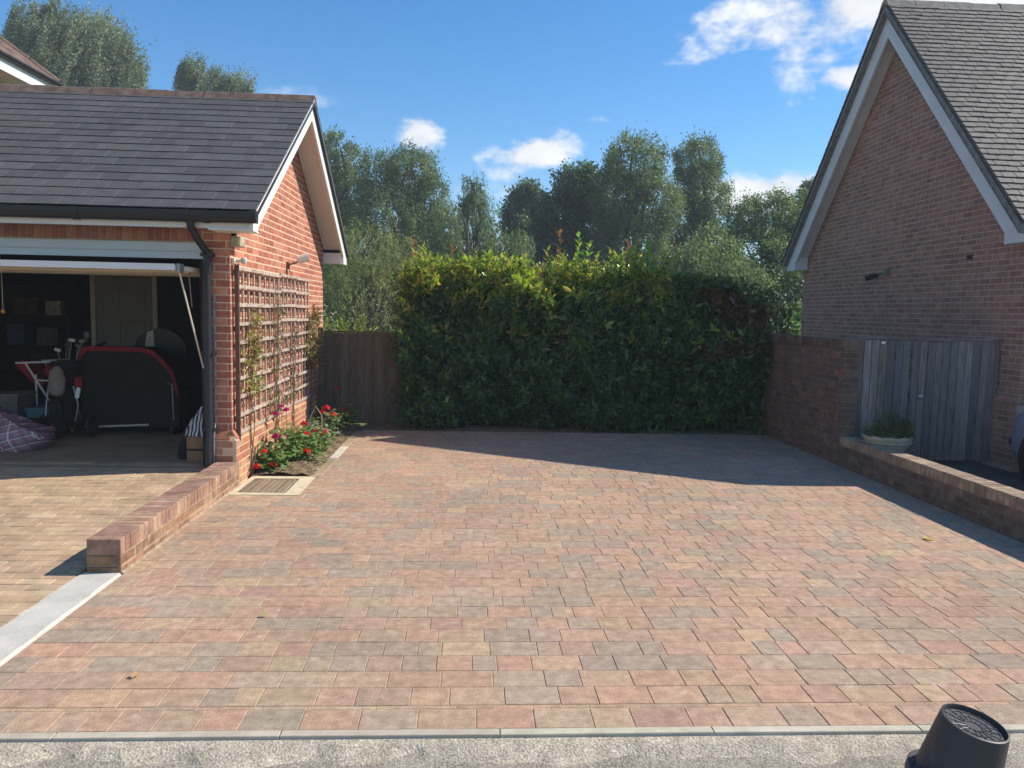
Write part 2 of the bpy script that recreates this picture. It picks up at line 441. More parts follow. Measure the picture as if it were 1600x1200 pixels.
# crushed concrete haunch along the kerb
hb = MB(); xs = np.linspace(-9, 9, 181)
V = []; F = []
for i, x in enumerate(xs):
    w = 0.05 + 0.012 * math.sin(x * 5.3) + 0.012 * math.sin(x * 13.7 + 1) + random.uniform(-0.008, 0.008)
    V += [(x, 3.068, -0.012), (x, 3.055 - w * 0.6, -0.016 + random.uniform(-0.003, 0.003)), (x, 3.055 - w * 2.6, -0.047)]
for i in range(len(xs) - 1):
    for k in range(2): F.append((i * 3 + k, i * 3 + k + 1, (i + 1) * 3 + k + 1, (i + 1) * 3 + k))
tag(hb.add(V, F).build('kerb_haunch', haunch_m), kind='structure')

kerb = tag(MB().box(-9, 9, 3.07, 3.115, -0.1, -0.01).build('kerb', concrete), kind='structure')
x = -9.0; its = []
while x < 9:
    L_ = 0.915
    its.append(((x + L_ / 2, 3.095, -0.047), (L_ - 0.004, 0.046, 0.10), jit(0.15), pick(sl([(182, 172, 152), (176, 166, 147), (188, 178, 158)]))))
    x += L_
pieces('kerb_block', kerb, its, pair('kerb_block', rough=0.9, var=0.14, vscale=9, grain=0.12, bump=0.3, stain=(5, 0.5, 0.75, 0.4, lin(160, 146, 124))), bev=0.0025)

drive = tag(MB().box(-2.262, 4.49, 3.122, 11.23, -0.08, -0.0035).build('driveway', sand), kind='structure')
X0, X1 = -2.258, 4.485
LEN = [0.252, 0.252, 0.252, 0.176, 0.176, 0.126]
def paver_row(y0, dep, x0, x1, out, gap=0.003, pal=PAV, lens=LEN):
    x = x0 - random.uniform(0, 0.1); first = True
    while x < x1 - 0.02:
        L_ = random.choice(lens) * random.uniform(0.985, 1.015)
        a, b = max(x, x0), min(x + L_, x1)
        if x1 - b < 0.05: b = x1
        if b - a > 0.03:
            t = (a + b) / 2
            k = 0.5 + 0.5 * math.sin(t * 0.9 + y0 * 0.5)
            col = pick(pal, 0.07)
            if random.random() < 0.06 + 0.12 * k: col = pick(PAV[4:6] + PAV[9:10], 0.06)
            out.append(((t + 0.0, y0 + dep / 2 + random.uniform(-0.0015, 0.0015), -0.028 + random.uniform(-0.0009, 0.0009)),
                        (round(b - a - gap, 3), round(dep - gap, 3), 0.056), jit(0.13), col))
        x = b if b == x1 else x + L_
its = []
paver_row(3.122, 0.166, X0, X1, its)
strip = []; x = X0
while x < X1:
    L_ = min(random.choice([0.3, 0.24, 0.36, 0.18]), X1 - x)
    its.append(((x + L_ / 2, 3.305, -0.03), (round(max(L_ - 0.005, 0.01), 3), 0.026, 0.056), None, pick(PAV, 0.08))); x += L_
y = 3.322
while y < 11.05:
    x0 = X0
    if 7.10 < y + 0.083 and y < 8.06: x0 = -1.60
    elif y >= 8.06: x0 = -1.545
    elif y + 0.166 > 7.2: x0 = -1.6
    paver_row(y, 0.166, x0, X1, its); y += 0.166
yb = y
x = -1.545
while x < X1 - 0.02:      # border course of long blocks at the back
    L_ = min(0.2, X1 - x); its.append(((x + L_ / 2, yb + 0.055, -0.026), (round(L_ - 0.008, 3), 0.1, 0.056), jit(0.3), pick(sl([(170, 146, 124), (160, 136, 118), (178, 150, 126)]), 0.08))); x += L_
yy = 8.07
while yy < yb - 0.02:     # border blocks beside the flower bed
    L_ = min(0.2, yb - yy)
    pal = sl([(170, 148, 120), (160, 140, 112), (150, 134, 110)]) if not 8.9 < yy < 9.7 else sl([(205, 196, 180), (196, 188, 172)])
    its.append(((-1.60, yy + L_ / 2, -0.026), (0.094, round(L_ - 0.008, 3), 0.056), jit(0.3), pick(pal, 0.08))); yy += L_
pieces('paver', drive, its, paver_m, cap=300, field='far_pavers', bev=0.0022)

# concrete strip left of the paving, in front of the low wall
strip_o = MB()
n = 24; V = []; F = []
for i in range(n + 1):
    yv = lerp(3.07, 5.05, i / n)
    V += [(-2.53 + random.uniform(-.006, .006), yv, -0.02), (-2.515 + random.uniform(-.006, .006), yv, 0.008), (-2.285 + random.uniform(-.005, .005), yv, 0.006), (-2.266, yv, -0.02)]
for i in range(n):
    for k in range(3): F.append((i * 4 + k, i * 4 + k + 1, (i + 1) * 4 + k + 1, (i + 1) * 4 + k))
tag(strip_o.add(V, F).build('concrete_strip', concrete), kind='structure')

# neighbouring buff block drive, rising to the garage
def zl(y): return max(0.0, y - 4.9) * 0.053 - 0.004
left_drive = sheet('buff_driveway', -9, -2.45, 3.0, 7.9, 0, sand_d, 4, 30, lambda x, y: zl(y) - 0.008)
slope = math.atan(0.053)
its = []
y = 3.75; r = 0
while y < 7.85:
    rot = np.array(Matrix.Rotation(slope if y > 4.9 else 0.0, 3, 'X'))
    x = -2.53 - (0.1 if r % 2 else 0) if y < 5.06 else -2.505 - (0.1 if r % 2 else 0)
    if r % 2: its.append(((x + 0.05, y + 0.05, zl(y + 0.05) - 0.022), (0.097, 0.097, 0.05), rot @ jit(0.5), pick(YBLK, 0.07)))
    while x > -7.4:
        its.append(((x - 0.1, y + 0.05, zl(y + 0.05) - 0.022 + random.uniform(-.002, .002)), (0.197, 0.097, 0.05), rot @ jit(0.5), pick(YBLK, 0.07)))
        x -= 0.2
    y += 0.1; r += 1
pieces('block_paver', left_drive, its, yblk_m, cap=300, field='far_block_pavers', bev=0.003)

# neighbour's tarmac on the right
sheet('neighbour_drive', 4.70, 16, 3.0, 9.3, -0.03, tarmac_d, 40, 20, lambda x, y: -0.03 + 0.004 * math.sin(x * 5) * math.sin(y * 3))
sheet('side_path', 4.72, 6.55, 9.3, 16, -0.028, tarmac_d)

# ------------------------------------------------------------------ brickwork
def clip_poly(poly, lines):
    for (a, b, c) in lines:           # keep a*u + b*z <= c
        out = []
        for i in range(len(poly)):
            p, q = poly[i], poly[(i + 1) % len(poly)]
            dp, dq = a * p[0] + b * p[1] - c, a * q[0] + b * q[1] - c
            if dp <= 0: out.append(p)
            if dp * dq < 0:
                t = dp / (dp - dq); out.append((p[0] + (q[0] - p[0]) * t, p[1] + (q[1] - p[1]) * t))
        poly = out
        if len(poly) < 3: return []
    return poly

def brickwork(parent, axis, plane, out, u0, u1, z0, z1, pal, mats, lines=(), cap=300, holes=(), rowh=0.075, L_=0.225, start=0, depth=0.05, proud=0.0022, jz=0.001, field='distant_bricks', first=None):
    """stretcher bond on a wall face. axis 'x': plane x = const, runs along y; out = +1/-1 facing"""
    its = []; cut = []
    z = z0; r = start
    g = 0.0125
    while z < z1 - 0.02:
        h = min(rowh, z1 - z)
        u = u0 - (L_ / 2 if r % 2 else 0)
        while u < u1 - 0.012:
            a, b = max(u, u0), min(u + L_, u1); u += L_
            if b - a < 0.02: continue
            p = [(a + g / 2, z + g / 2), (b - g / 2, z + g / 2), (b - g / 2, z + h - g / 2), (a + g / 2, z + h - g / 2)]
            cu, cz = (a + b) / 2, z + h / 2
            if any(hx0 < cu < hx1 and hz0 < cz < hz1 for hx0, hx1, hz0, hz1 in holes): continue
            col = pick(pal, 0.1)
            pr = proud + random.uniform(-jz, jz)
            if lines:
                q = clip_poly(p, lines)
                if not q: continue
                if len(q) != 4 or q != p:
                    lo, hi = (plane - out * depth, plane + out * pr)
                    n = len(q)
                    P = lambda s, t: (t, s[0], s[1]) if axis == 'x' else (s[0], t, s[1])
                    V = [P(s, lo) for s in q] + [P(s, hi) for s in q]
                    Fc = [tuple(range(n)), tuple(range(n, 2 * n))] + [(i, (i + 1) % n, n + (i + 1) % n, n + i) for i in range(n)]
                    cut.append((V, Fc, col)); continue
            t = plane + out * (pr - depth / 2)
            c = (t, cu, cz) if axis == 'x' else (cu, t, cz)
            s = (depth, round(b - a - g, 3), round(h - g, 3)) if axis == 'x' else (round(b - a - g, 3), depth, round(h - g, 3))
            its.append((c, s, None, col))
        z += rowh; r += 1
    if parent is None: return its, cut
    pieces('brick', parent, its, mats, cap=cap, field=field, bev=0.003)
    if cut: prism_field('rake_cut_bricks', parent, cut, mats[1])
    return its, cut

def roof_items(x0, x1, ye, ze, yr, zr, w, gauge, length, th, pal, tilt=0.03, jitter=0.4, ragged=0.004, xo=0.0):
    """courses of tiles on a slope from the eave (ye, ze) to the ridge (yr, zr)"""
    dy, dz = yr - ye, zr - ze; Ls = math.hypot(dy, dz); uy, uz = dy / Ls, dz / Ls
    sg = 1 if dy > 0 else -1
    Xa = np.array([1.0 * sg, 0, 0]); Ua = np.array([0, uy, uz]); Na = np.cross(Xa, Ua)
    Rm = np.stack([Xa, Ua, Na], 1) @ np.array(Matrix.Rotation(-tilt, 3, 'X'))
    its = []; s = -0.03; r = 0
    while s < Ls - 0.06:
        x = x0 - (w / 2 if r % 2 else 0) + xo
        while x < x1 - 0.01:
            a, b = max(x, x0), min(x + w, x1); x += w
            if b - a < 0.03: continue
            l_ = min(length, Ls - s + 0.04)
            mid = s + l_ / 2 + random.uniform(-ragged, ragged)
            c = np.array([(a + b) / 2, ye, ze]) + Ua * mid + Na * (th * 0.5 + length * 0.5 * math.sin(tilt) + random.uniform(0, 0.0015))
            its.append((tuple(c), (round(b - a - 0.002, 3), round(l_, 3), th), Rm @ jit(jitter), pick(pal, 0.045)))
        s += gauge; r += 1
    return its

# ================================================================== garage
GX, GY0, GY1 = -2.36, 7.72, 12.45          # gable face, front and back wall faces
EZ, EY0, EY1, RY, RZ = 2.66, 7.38, 12.78, 10.08, 4.38
gm = (RZ - EZ) / (RY - EY0)
GXW = -8.6
garage = thing('garage', 'red brick garage with grey slate roof, white bargeboards and open door', 'garage', (-5.4, 10.0, 0))
rl = 0.16                                  # roof build-up above the brick line, measured vertically
lines_g = [(-gm, 1, EZ - rl - gm * EY0), (gm, 1, EZ - rl + gm * EY1)]
wall = MB()
rake = lambda y: (EZ - rl + gm * (y - EY0)) if y < RY else (EZ - rl + gm * (EY1 - y))
wall.prism([(GY0 + 0.006, -0.1), (GY1, -0.1), (GY1, rake(GY1)), (RY, rake(RY)), (GY0 + 0.006, rake(GY0))], 'x', GX - 0.2, GX)
wall.box(-2.62, GX - 0.001, GY0 + 0.004, GY0 + 0.21, -0.1, 2.53)             # pier right of the opening
wall.box(GXW, -2.62, GY0 + 0.004, GY0 + 0.2, 2.385, 2.53)                     # over the opening
wall.box(GXW, -7.0, GY0 + 0.004, GY0 + 0.2, -0.1, 2.385)
wall.box(GXW, GX - 0.2, GY1 - 0.2, GY1 - 0.002, -0.1, 2.6)                    # back wall
wall.box(GXW, GXW + 0.2, GY0 + 0.2, GY1 - 0.2, -0.1, 2.6)
wall_o = wall.build('wall', mortar, garage)
itsA, cutA = brickwork(None, 'x', GX, 1, GY0, GY1, 0.0, 4.4, BRK, brick_m, lines_g)
itsB, _ = brickwork(None, 'y', GY0, -1, -2.62, GX + 0.006, 0.0, 2.52, BRK, brick_m, start=1)
sold = []
x = -2.625
while x > GXW + 0.1:                        # soldier course over the door
    sold.append(((x - 0.0375, GY0 + 0.02, 2.458), (0.065, 0.05, 0.14), None, pick(BRK, 0.1))); x -= 0.075
pieces('brick', wall_o, itsA + itsB + sold, brick_m, cap=300, field='further_bricks', bev=0.003)
prism_field('rake_cut_bricks', wall_o, cutA, brick_m[1])
# plinth with splayed top course
PXF, PYF = GX + 0.055, GY0 - 0.055
pl = MB()
pl.prism([(GX - 0.1, GY0 + 0.02), (PXF, GY0 + 0.02), (PXF, GY1), (GX - 0.1, GY1)], 'z', -0.1, 0.44)
pl.box(-2.60, PXF, PYF, GY0 + 0.019, -0.1, 0.44)
pl.add([(PXF - 0.002, PYF + 0.002, 0.44), (PXF - 0.002, GY1, 0.44), (GX + 0.004, GY1, 0.53), (GX + 0.004, GY0 - 0.004, 0.53), (-2.6, PYF + 0.002, 0.44), (-2.6, GY0 - 0.004, 0.53)],
       [(0, 1, 2, 3), (4, 0, 3, 5)])
plinth = pl.build('plinth', mortar, garage)
pit = []
pal_p = sl([(178, 122, 92), (186, 132, 98), (170, 112, 86), (180, 140, 108)])
for r in range(6):
    z = -0.01 + r * 0.075
    y = PYF + (0 if r % 2 else -0.1125)
    while y < GY1 - 0.02:
        a, b = max(y, PYF), min(y + 0.225, GY1); y += 0.225
        if b - a > 0.03: pit.append(((PXF - 0.019, (a + b) / 2, z + 0.0375), (0.05, round(b - a - 0.0105, 3), 0.0645), None, pick(pal_p, 0.1)))
    x = PXF - 0.03 - (0 if r % 2 else 0.1)
    while x > -2.6:
        a, b = max(x - 0.225, -2.6), x; x -= 0.225
        if b - a > 0.03: pit.append((((a + b) / 2, PYF + 0.019, z + 0.0375), (round(b - a - 0.0105, 3), 0.05, 0.0645), None, pick(pal_p, 0.1)))
ang = math.atan2(0.055, 0.09)
y = PYF
while y < GY1 - 0.02:
    b = min(y + 0.225, GY1)
    pit.append(((GX + 0.013, (y + b) / 2 + (0.02 if y == PYF else 0), 0.482), (0.05, round(b - y - 0.0105, 3), 0.098), np.array(Matrix.Rotation(-ang, 3, 'Y')), pick(pal_p, 0.1))); y = b
pit.append(((-2.47, GY0 - 0.013, 0.482), (0.21, 0.05, 0.098), np.array(Matrix.Rotation(-ang, 3, 'X')), pick(pal_p, 0.1)))
pieces('brick', plinth, pit, brick_m, cap=120, field='further_bricks', bev=0.004)
# roof
rf = MB()
rt = 0.05
def slab(ya, za, yb_, zb_, t): return [(ya, za), (yb_, zb_), (yb_, zb_ - t), (ya, za - t)]
XV = -2.0
rf.prism(slab(EY0, EZ - 0.02, RY, RZ - 0.02, 0.05), 'x', GXW, XV - 0.004)
rf.prism(slab(RY, RZ - 0.02, EY1, EZ - 0.02, 0.05), 'x', GXW, XV - 0.004)
roof = rf.build('roof', black_pl, garage)
its = roof_items(GXW, XV, EY0, EZ, RY, RZ, 0.3, 0.19, 0.3, 0.010, SLATE, tilt=0.045, jitter=0.3, ragged=0.004)
pieces('slate', roof, its, slate_m, cap=300, field='further_slates', bev=0.002)
its = roof_items(-3.2, XV, EY1, EZ, RY, RZ, 0.3, 0.19, 0.3, 0.007, SLATE, tilt=0.028)
pieces('slate', roof, its, slate_m, cap=0, field='rear_slates', bev=0.002)
ridge_mat = material('ridge_tile', lin(108, 88, 78), rough=0.9, var=0.35, vscale=9, grain=0.25, gscale=120, bump=0.6, bscale=60, stain=(9, 0.5, 0.7, 0.7, lin(112, 108, 98)))
x = XV
while x > GXW:
    xb = x - 0.45
    p = []
    hj = random.uniform(-.006, .006)
    for s, k in ((-1, 0.0),):
        pass
    poly = [(RY - 0.15, RZ - 0.15 * gm + 0.015 + hj), (RY - 0.04, RZ + 0.035 + hj), (RY, RZ + 0.05 + hj), (RY + 0.04, RZ + 0.035 + hj), (RY + 0.15, RZ - 0.15 * gm + 0.015 + hj),
            (RY + 0.14, RZ - 0.15 * gm - 0.005), (RY, RZ + 0.02), (RY - 0.14, RZ - 0.15 * gm - 0.005)]
    MB().prism(poly, 'x', xb + 0.006, x).build('ridge_tile', ridge_mat, roof); x = xb
# verge: bargeboards, soffits, box ends
BX0, BX1 = -2.075, -2.04
bt, bd = 0.045, 0.21
def barge(side):
    e, s = (EY0, 1) if side == 0 else (EY1, -1)
    f = lambda d, dz: (e + s * d, EZ + gm * d + dz)
    poly = [f(0.0, -bt), (RY, RZ - bt), (RY, RZ - bt - bd), f(0.17 if side == 0 else 0.3, -bt - bd), (e + s * (0.17 if side == 0 else 0.3), 2.47), (e, 2.47)]
    MB().prism(poly, 'x', BX0, BX1).build('bargeboard', upvc, garage)
    # thin dry-verge strip on top
    MB().prism([f(-0.01, -0.004), (RY, RZ - 0.004), (RY, RZ - bt + 0.003), f(-0.01, -bt + 0.003)], 'x', BX0, XV - 0.006).build('verge_strip', upvc, garage)
    MB().prism([f(0.28, -bt - 0.085), (RY, RZ - bt - 0.085), (RY, RZ - bt - 0.1), f(0.28, -bt - 0.1)], 'x', GX + 0.004, BX0 - 0.002).build('soffit', upvc, garage)
    MB().prism([(e + s * 0.02, 2.475), (e + s * 0.335, 2.475), (e + s * 0.335, 2.49), (e + s * 0.02, 2.49)], 'x', GX - 0.1, BX0 - 0.002).build('box_end_soffit', upvc, garage)
    if side == 1: MB().prism([(e + s * 0.335, 2.49), (e + s * 0.335, 2.64), (e + s * 0.32, 2.64), (e + s * 0.32, 2.49)], 'x', GX + 0.005, BX0 - 0.002).build('box_end_panel', upvc, garage)
barge(0); barge(1)
MB().box(GXW, BX0 - 0.003, EY0 + 0.03, EY0 + 0.05, 2.49, 2.62).build('fascia', upvc, garage)
MB().box(GXW, GX - 0.11, EY0 + 0.05, GY0 - 0.01, 2.512, 2.526).build('eaves_soffit', upvc, garage)
# gutter
gu = MB(); n = 10
prof = [(math.cos(math.pi + math.pi * k / n) * 0.058, math.sin(math.pi + math.pi * k / n) * 0.085 - 0.02 * (0 < k < n)) for k in range(n + 1)]
prof += [(p[0] * 0.93, p[1] * 0.93) for p in prof[::-1]]
gy, gz = EY0 - 0.03, 2.64
gu.prism([(gy + p[0], gz + p[1]) for p in prof], 'x', GXW, -2.005)
gut = gu.build('gutter', black_pl, garage, smooth=False)
for gx in (-2.45, -2.62, -3.62, -4.62, -5.6): MB().prism([(gy + p[0] * 1.1, gz + p[1] * 1.1 + 0.003) for p in prof], 'x', gx - 0.03, gx + 0.03).build('gutter_bracket', black_pl, gut)
MB().prism([(gy - 0.06, gz + 0.01), (gy - 0.06, gz - 0.06), (gy - 0.03, gz - 0.105), (gy + 0.03, gz - 0.105), (gy + 0.05, gz), (gy + 0.05, gz + 0.01)], 'x', -2.004, -1.994).build('gutter_stop', black_pl, gut)
dx_ = -2.56
dp = MB().tube([(dx_ - .04, gy, gz - 0.05), (dx_ - .04, gy, gz - 0.14), (dx_ - .02, gy + 0.1, gz - 0.24), (dx_, GY0 - 0.055, gz - 0.36), (dx_, GY0 - 0.058, gz - 0.46), (dx_ + 0.0, GY0 - 0.06, 0.56), (dx_ + 0.0, GY0 - 0.10, 0.42), (dx_ + 0.0, GY0 - 0.11, 0.02)], 0.036, 12)
dpo = dp.build('downpipe', black_pl, garage, smooth=True)
for z in (2.26, 1.3, 0.55): MB().cbox((dx_, GY0 - 0.045, z), (0.12, 0.07, 0.035)).build('pipe_clip', black_pl, dpo)
MB().tube([(dx_, GY0 - 0.058, 2.18), (dx_, GY0 - 0.058, 2.08)], 0.043, 12).build('pipe_socket', black_pl, dpo)
for z, c in ((1.62, 0), (1.0, 0)): pass
MB().tube([(dx_ + 0.045, GY0 - 0.02, 1.9), (dx_ + 0.047, GY0 - 0.02, 1.2), (dx_ + 0.045, GY0 - 0.02, 0.62), (dx_ + 0.05, GY0 - 0.08, 0.5), (dx_ + 0.045, GY0 - 0.09, 0.1)], 0.008, 6).build('grey_cable', material('grey_cable', lin(120, 140, 140), rough=0.7, bump=0), dpo)
# opening: frame, lining, floor
fr = MB().box(-7.0, -2.625, GY0 + 0.06, GY0 + 0.13, 2.225, 2.384)
fr.build('door_frame_head', upvc, garage)
MB().box(-7.0, -2.62, GY0 + 0.05, GY0 + 0.058, 2.29, 2.30).build('frame_groove', upvc_c, garage)
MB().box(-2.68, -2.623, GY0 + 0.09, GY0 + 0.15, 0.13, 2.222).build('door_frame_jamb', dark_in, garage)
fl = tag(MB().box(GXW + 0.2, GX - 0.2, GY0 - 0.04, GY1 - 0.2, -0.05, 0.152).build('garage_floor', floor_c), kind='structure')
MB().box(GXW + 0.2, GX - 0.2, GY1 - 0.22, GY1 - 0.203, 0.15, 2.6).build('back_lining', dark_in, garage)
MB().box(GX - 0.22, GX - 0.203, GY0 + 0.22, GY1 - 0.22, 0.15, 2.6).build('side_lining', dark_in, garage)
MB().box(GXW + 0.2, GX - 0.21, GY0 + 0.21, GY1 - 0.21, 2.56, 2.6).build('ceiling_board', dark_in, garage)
# up-and-over door, raised
dr = MB()
a0, a1 = (7.2, 2.135), (9.35, 2.158)
dr.prism([(a0[0], a0[1] - 0.05), (a1[0], a1[1] - 0.05), (a1[0], a1[1] - 0.02), (a0[0], a0[1] - 0.005)], 'x', -6.95, -2.69)
dor = dr.build('garage_door', upvc_c, garage)
MB().prism([(a0[0] - 0.022, a0[1] - 0.052), (a0[0] - 0.002, a0[1] - 0.052), (a0[0] - 0.002, a0[1] + 0.005), (a0[0] - 0.022, a0[1] + 0.005)], 'x', -6.95, -2.69).build('door_edge', upvc, dor)
MB().cbox((-2.672, 7.27, 2.105), (0.03, 0.12, 0.08)).build('door_end_bracket', metal_g, dor)
for yy in (7.7, 8.2, 8.7, 9.2): MB().box(-6.9, -2.75, yy, yy + 0.03, a0[1] + (yy - 7.2) * 0.0107 - 0.058, a0[1] + (yy - 7.2) * 0.0107 - 0.0505).build('door_rib', upvc_c, dor)
MB().tube([(-2.70, 7.32, 2.08), (-2.655, GY0 + 0.07, 1.15)], 0.009, 6).build('door_arm', upvc_c, dor)
MB().tube([(-2.82, 7.9, 2.1), (-2.81, 7.95, 1.75)], 0.006, 6).build('door_spring', metal_g, dor)
# ================================================================== neighbour house on the right
HX, HY0, HY1 = 6.60, 8.85, 15.08
hEZ, hE0, hE1, hRY, hRZ = 2.92, 8.60, 15.33, 11.97, 6.62
hm = (hRZ - hEZ) / (hRY - hE0)
HXE = 13.5
house = thing('neighbour_house', 'tall brick house with steep brown tiled roof and shaded gable beside gate', 'house', (10, 12, 0))
hrl = 0.28
rk = lambda y: (hEZ - hrl + hm * (y - hE0)) if y < hRY else (hEZ - hrl + hm * (hE1 - y))
hw = MB()
hw.prism([(HY0 + .005, -0.1), (HY1, -0.1), (HY1, rk(HY1)), (hRY, rk(hRY)), (HY0 + .005, rk(HY0))], 'x', HX, HX + 0.2)
hw.box(HX + 0.2, HXE, HY0 + .005, HY0 + 0.2, -0.1, 2.7)
hw.box(HX + 0.2, HXE, HY1 - 0.2, HY1, -0.1, 2.7)
hw.box(HXE - 0.2, HXE, HY0 + 0.2, HY1 - 0.2, -0.1, 3.0)
hwo = hw.build('wall', mortar_h, house)
lines_h = [(-hm, 1, hEZ - hrl - hm * hE0), (hm, 1, hEZ - hrl + hm * hE1)]
iA, cA = brickwork(None, 'x', HX, -1, HY0, HY1, 0.0, 6.6, BRK_H, brickh_m, lines_h)
iB, _ = brickwork(None, 'y', HY0, -1, HX - 0.006, 8.5, 0.0, 2.68, BRK_H, brickh_m, start=1)
pieces('brick', hwo, iA + iB, brickh_m, cap=300, field='further_bricks', bev=0.003)
prism_field('rake_cut_bricks', hwo, cA, brickh_m[1])
hp = MB().box(HX - 0.06, HX + 0.1, HY0 - 0.06, HY1, -0.1, 0.78)
hp.add([(HX - 0.058, HY0 - 0.06, 0.78), (HX - 0.058, HY1, 0.78), (HX - 0.008, HY1, 0.87), (HX - 0.008, HY0 - 0.01, 0.87)], [(3, 2, 1, 0)])
hpo = hp.build('plinth', mortar_h, house)
brickwork(hpo, 'x', HX - 0.06, -1, HY0 - 0.06, 11.0, 0.03, 0.78, BRK_H, brickh_m, cap=60, field='further_bricks')
its = []; y = HY0 - 0.06
while y < 11: its.append(((HX - 0.035, y + 0.1125, 0.825), (0.05, 0.214, 0.1), np.array(Matrix.Rotation(math.atan2(.05, .09), 3, 'Y')), pick(BRK_H, .1))); y += 0.225
pieces('brick', hpo, its, brickh_m, cap=20, field='splay_bricks', bev=0.004)
hr = MB()
VXh = 6.26
hr.prism(slab(hE0, hEZ - 0.03, hRY, hRZ - 0.03, 0.1), 'x', VXh + 0.01, HXE + 0.3)
hr.prism(slab(hRY, hRZ - 0.03, hE1, hEZ - 0.03, 0.1), 'x', VXh + 0.01, HXE + 0.3)
hro = hr.build('roof', lead, house)
its = roof_items(VXh, 11.0, hE0, hEZ, hRY, hRZ, 0.17, 0.112, 0.26, 0.019, TILE, tilt=0.11, jitter=1.0, ragged=0.008)
# the roof dips a little towards the verge
pieces('roof_tile', hro, its, tile_m, cap=300, field='further_tiles', bev=0.003)
its = roof_items(VXh, 7.6, hE1, hEZ, hRY, hRZ, 0.17, 0.112, 0.26, 0.019, TILE, tilt=0.11, jitter=1.0, ragged=0.008)
pieces('roof_tile', hro, its, tile_m, cap=0, field='rear_tiles', bev=0.003)
rm = material('house_ridge', lin(150, 140, 128), rough=0.9, var=0.3, vscale=8, grain=0.2, bump=0.5, stain=(8, 0.5, 0.7, 0.6, lin(150, 148, 128)))
x = VXh - 0.005
while x < 11:
    hj = random.uniform(-.01, .01)
    poly = [(hRY - 0.14, hRZ - 0.1 + hj), (hRY - 0.07, hRZ + 0.02 + hj), (hRY, hRZ + 0.055 + hj), (hRY + 0.07, hRZ + 0.02 + hj), (hRY + 0.14, hRZ - 0.1 + hj), (hRY, hRZ - 0.02)]
    MB().prism(poly, 'x', x, x + 0.44).build('ridge_tile', rm, hro); x += 0.45
hb_t, hb_d = 0.15, 0.36
for e, s in ((hE0, 1), (hE1, -1)):
    f = lambda d, dz: (e + s * d, hEZ + hm * d + dz)
    poly = [f(0.0, -hb_t), (hRY, hRZ - hb_t), (hRY, hRZ - hb_t - hb_d), f(0.38, -hb_t - hb_d), (e + s * 0.38, 2.70), (e + s * 0.0, 2.70)]
    MB().prism(poly, 'x', 6.35, 6.385).build('bargeboard', house_board, house)
    MB().prism([f(0.02, -0.132), (hRY, hRZ - 0.132), (hRY, hRZ - 0.148), f(0.02, -0.148)], 'x', VXh, 6.384).build('undercloak', lead, house)
    MB().prism([f(0.36, -hb_t - hb_d + 0.10), (hRY, hRZ - hb_t - hb_d + 0.10), (hRY, hRZ - hb_t - hb_d + 0.085), f(0.36, -hb_t - hb_d + 0.085)], 'x', 6.387, HX - 0.008).build('soffit', house_board, house)
    MB().prism([(e + s * 0.02, 2.705), (e + s * 0.42, 2.705), (e + s * 0.42, 2.72), (e + s * 0.02, 2.72)], 'x', 6.387, HX + 0.1).build('box_end_soffit', house_board, house)
    MB().prism([(e + s * 0.39, 2.72), (e + s * 0.41, 2.72), (e + s * 0.41, 2.95), (e + s * 0.39, 2.95)], 'x', 6.387, HX - 0.009).build('box_end_panel', house_board, house)
MB().box(6.387, HXE, hE0 + 0.02, hE0 + 0.04, 2.71, 2.88).build('fascia', house_board, house)
MB().prism([(hE0 - 0.04 + p[0], 2.85 + p[1]) for p in prof], 'x', 6.4, HXE).build('gutter', black_pl, house)
MB().cbox((HX - 0.003, 9.97, 2.62), (0.02, 0.11, 0.06)).build('broken_brick_hole', dark_in, house)

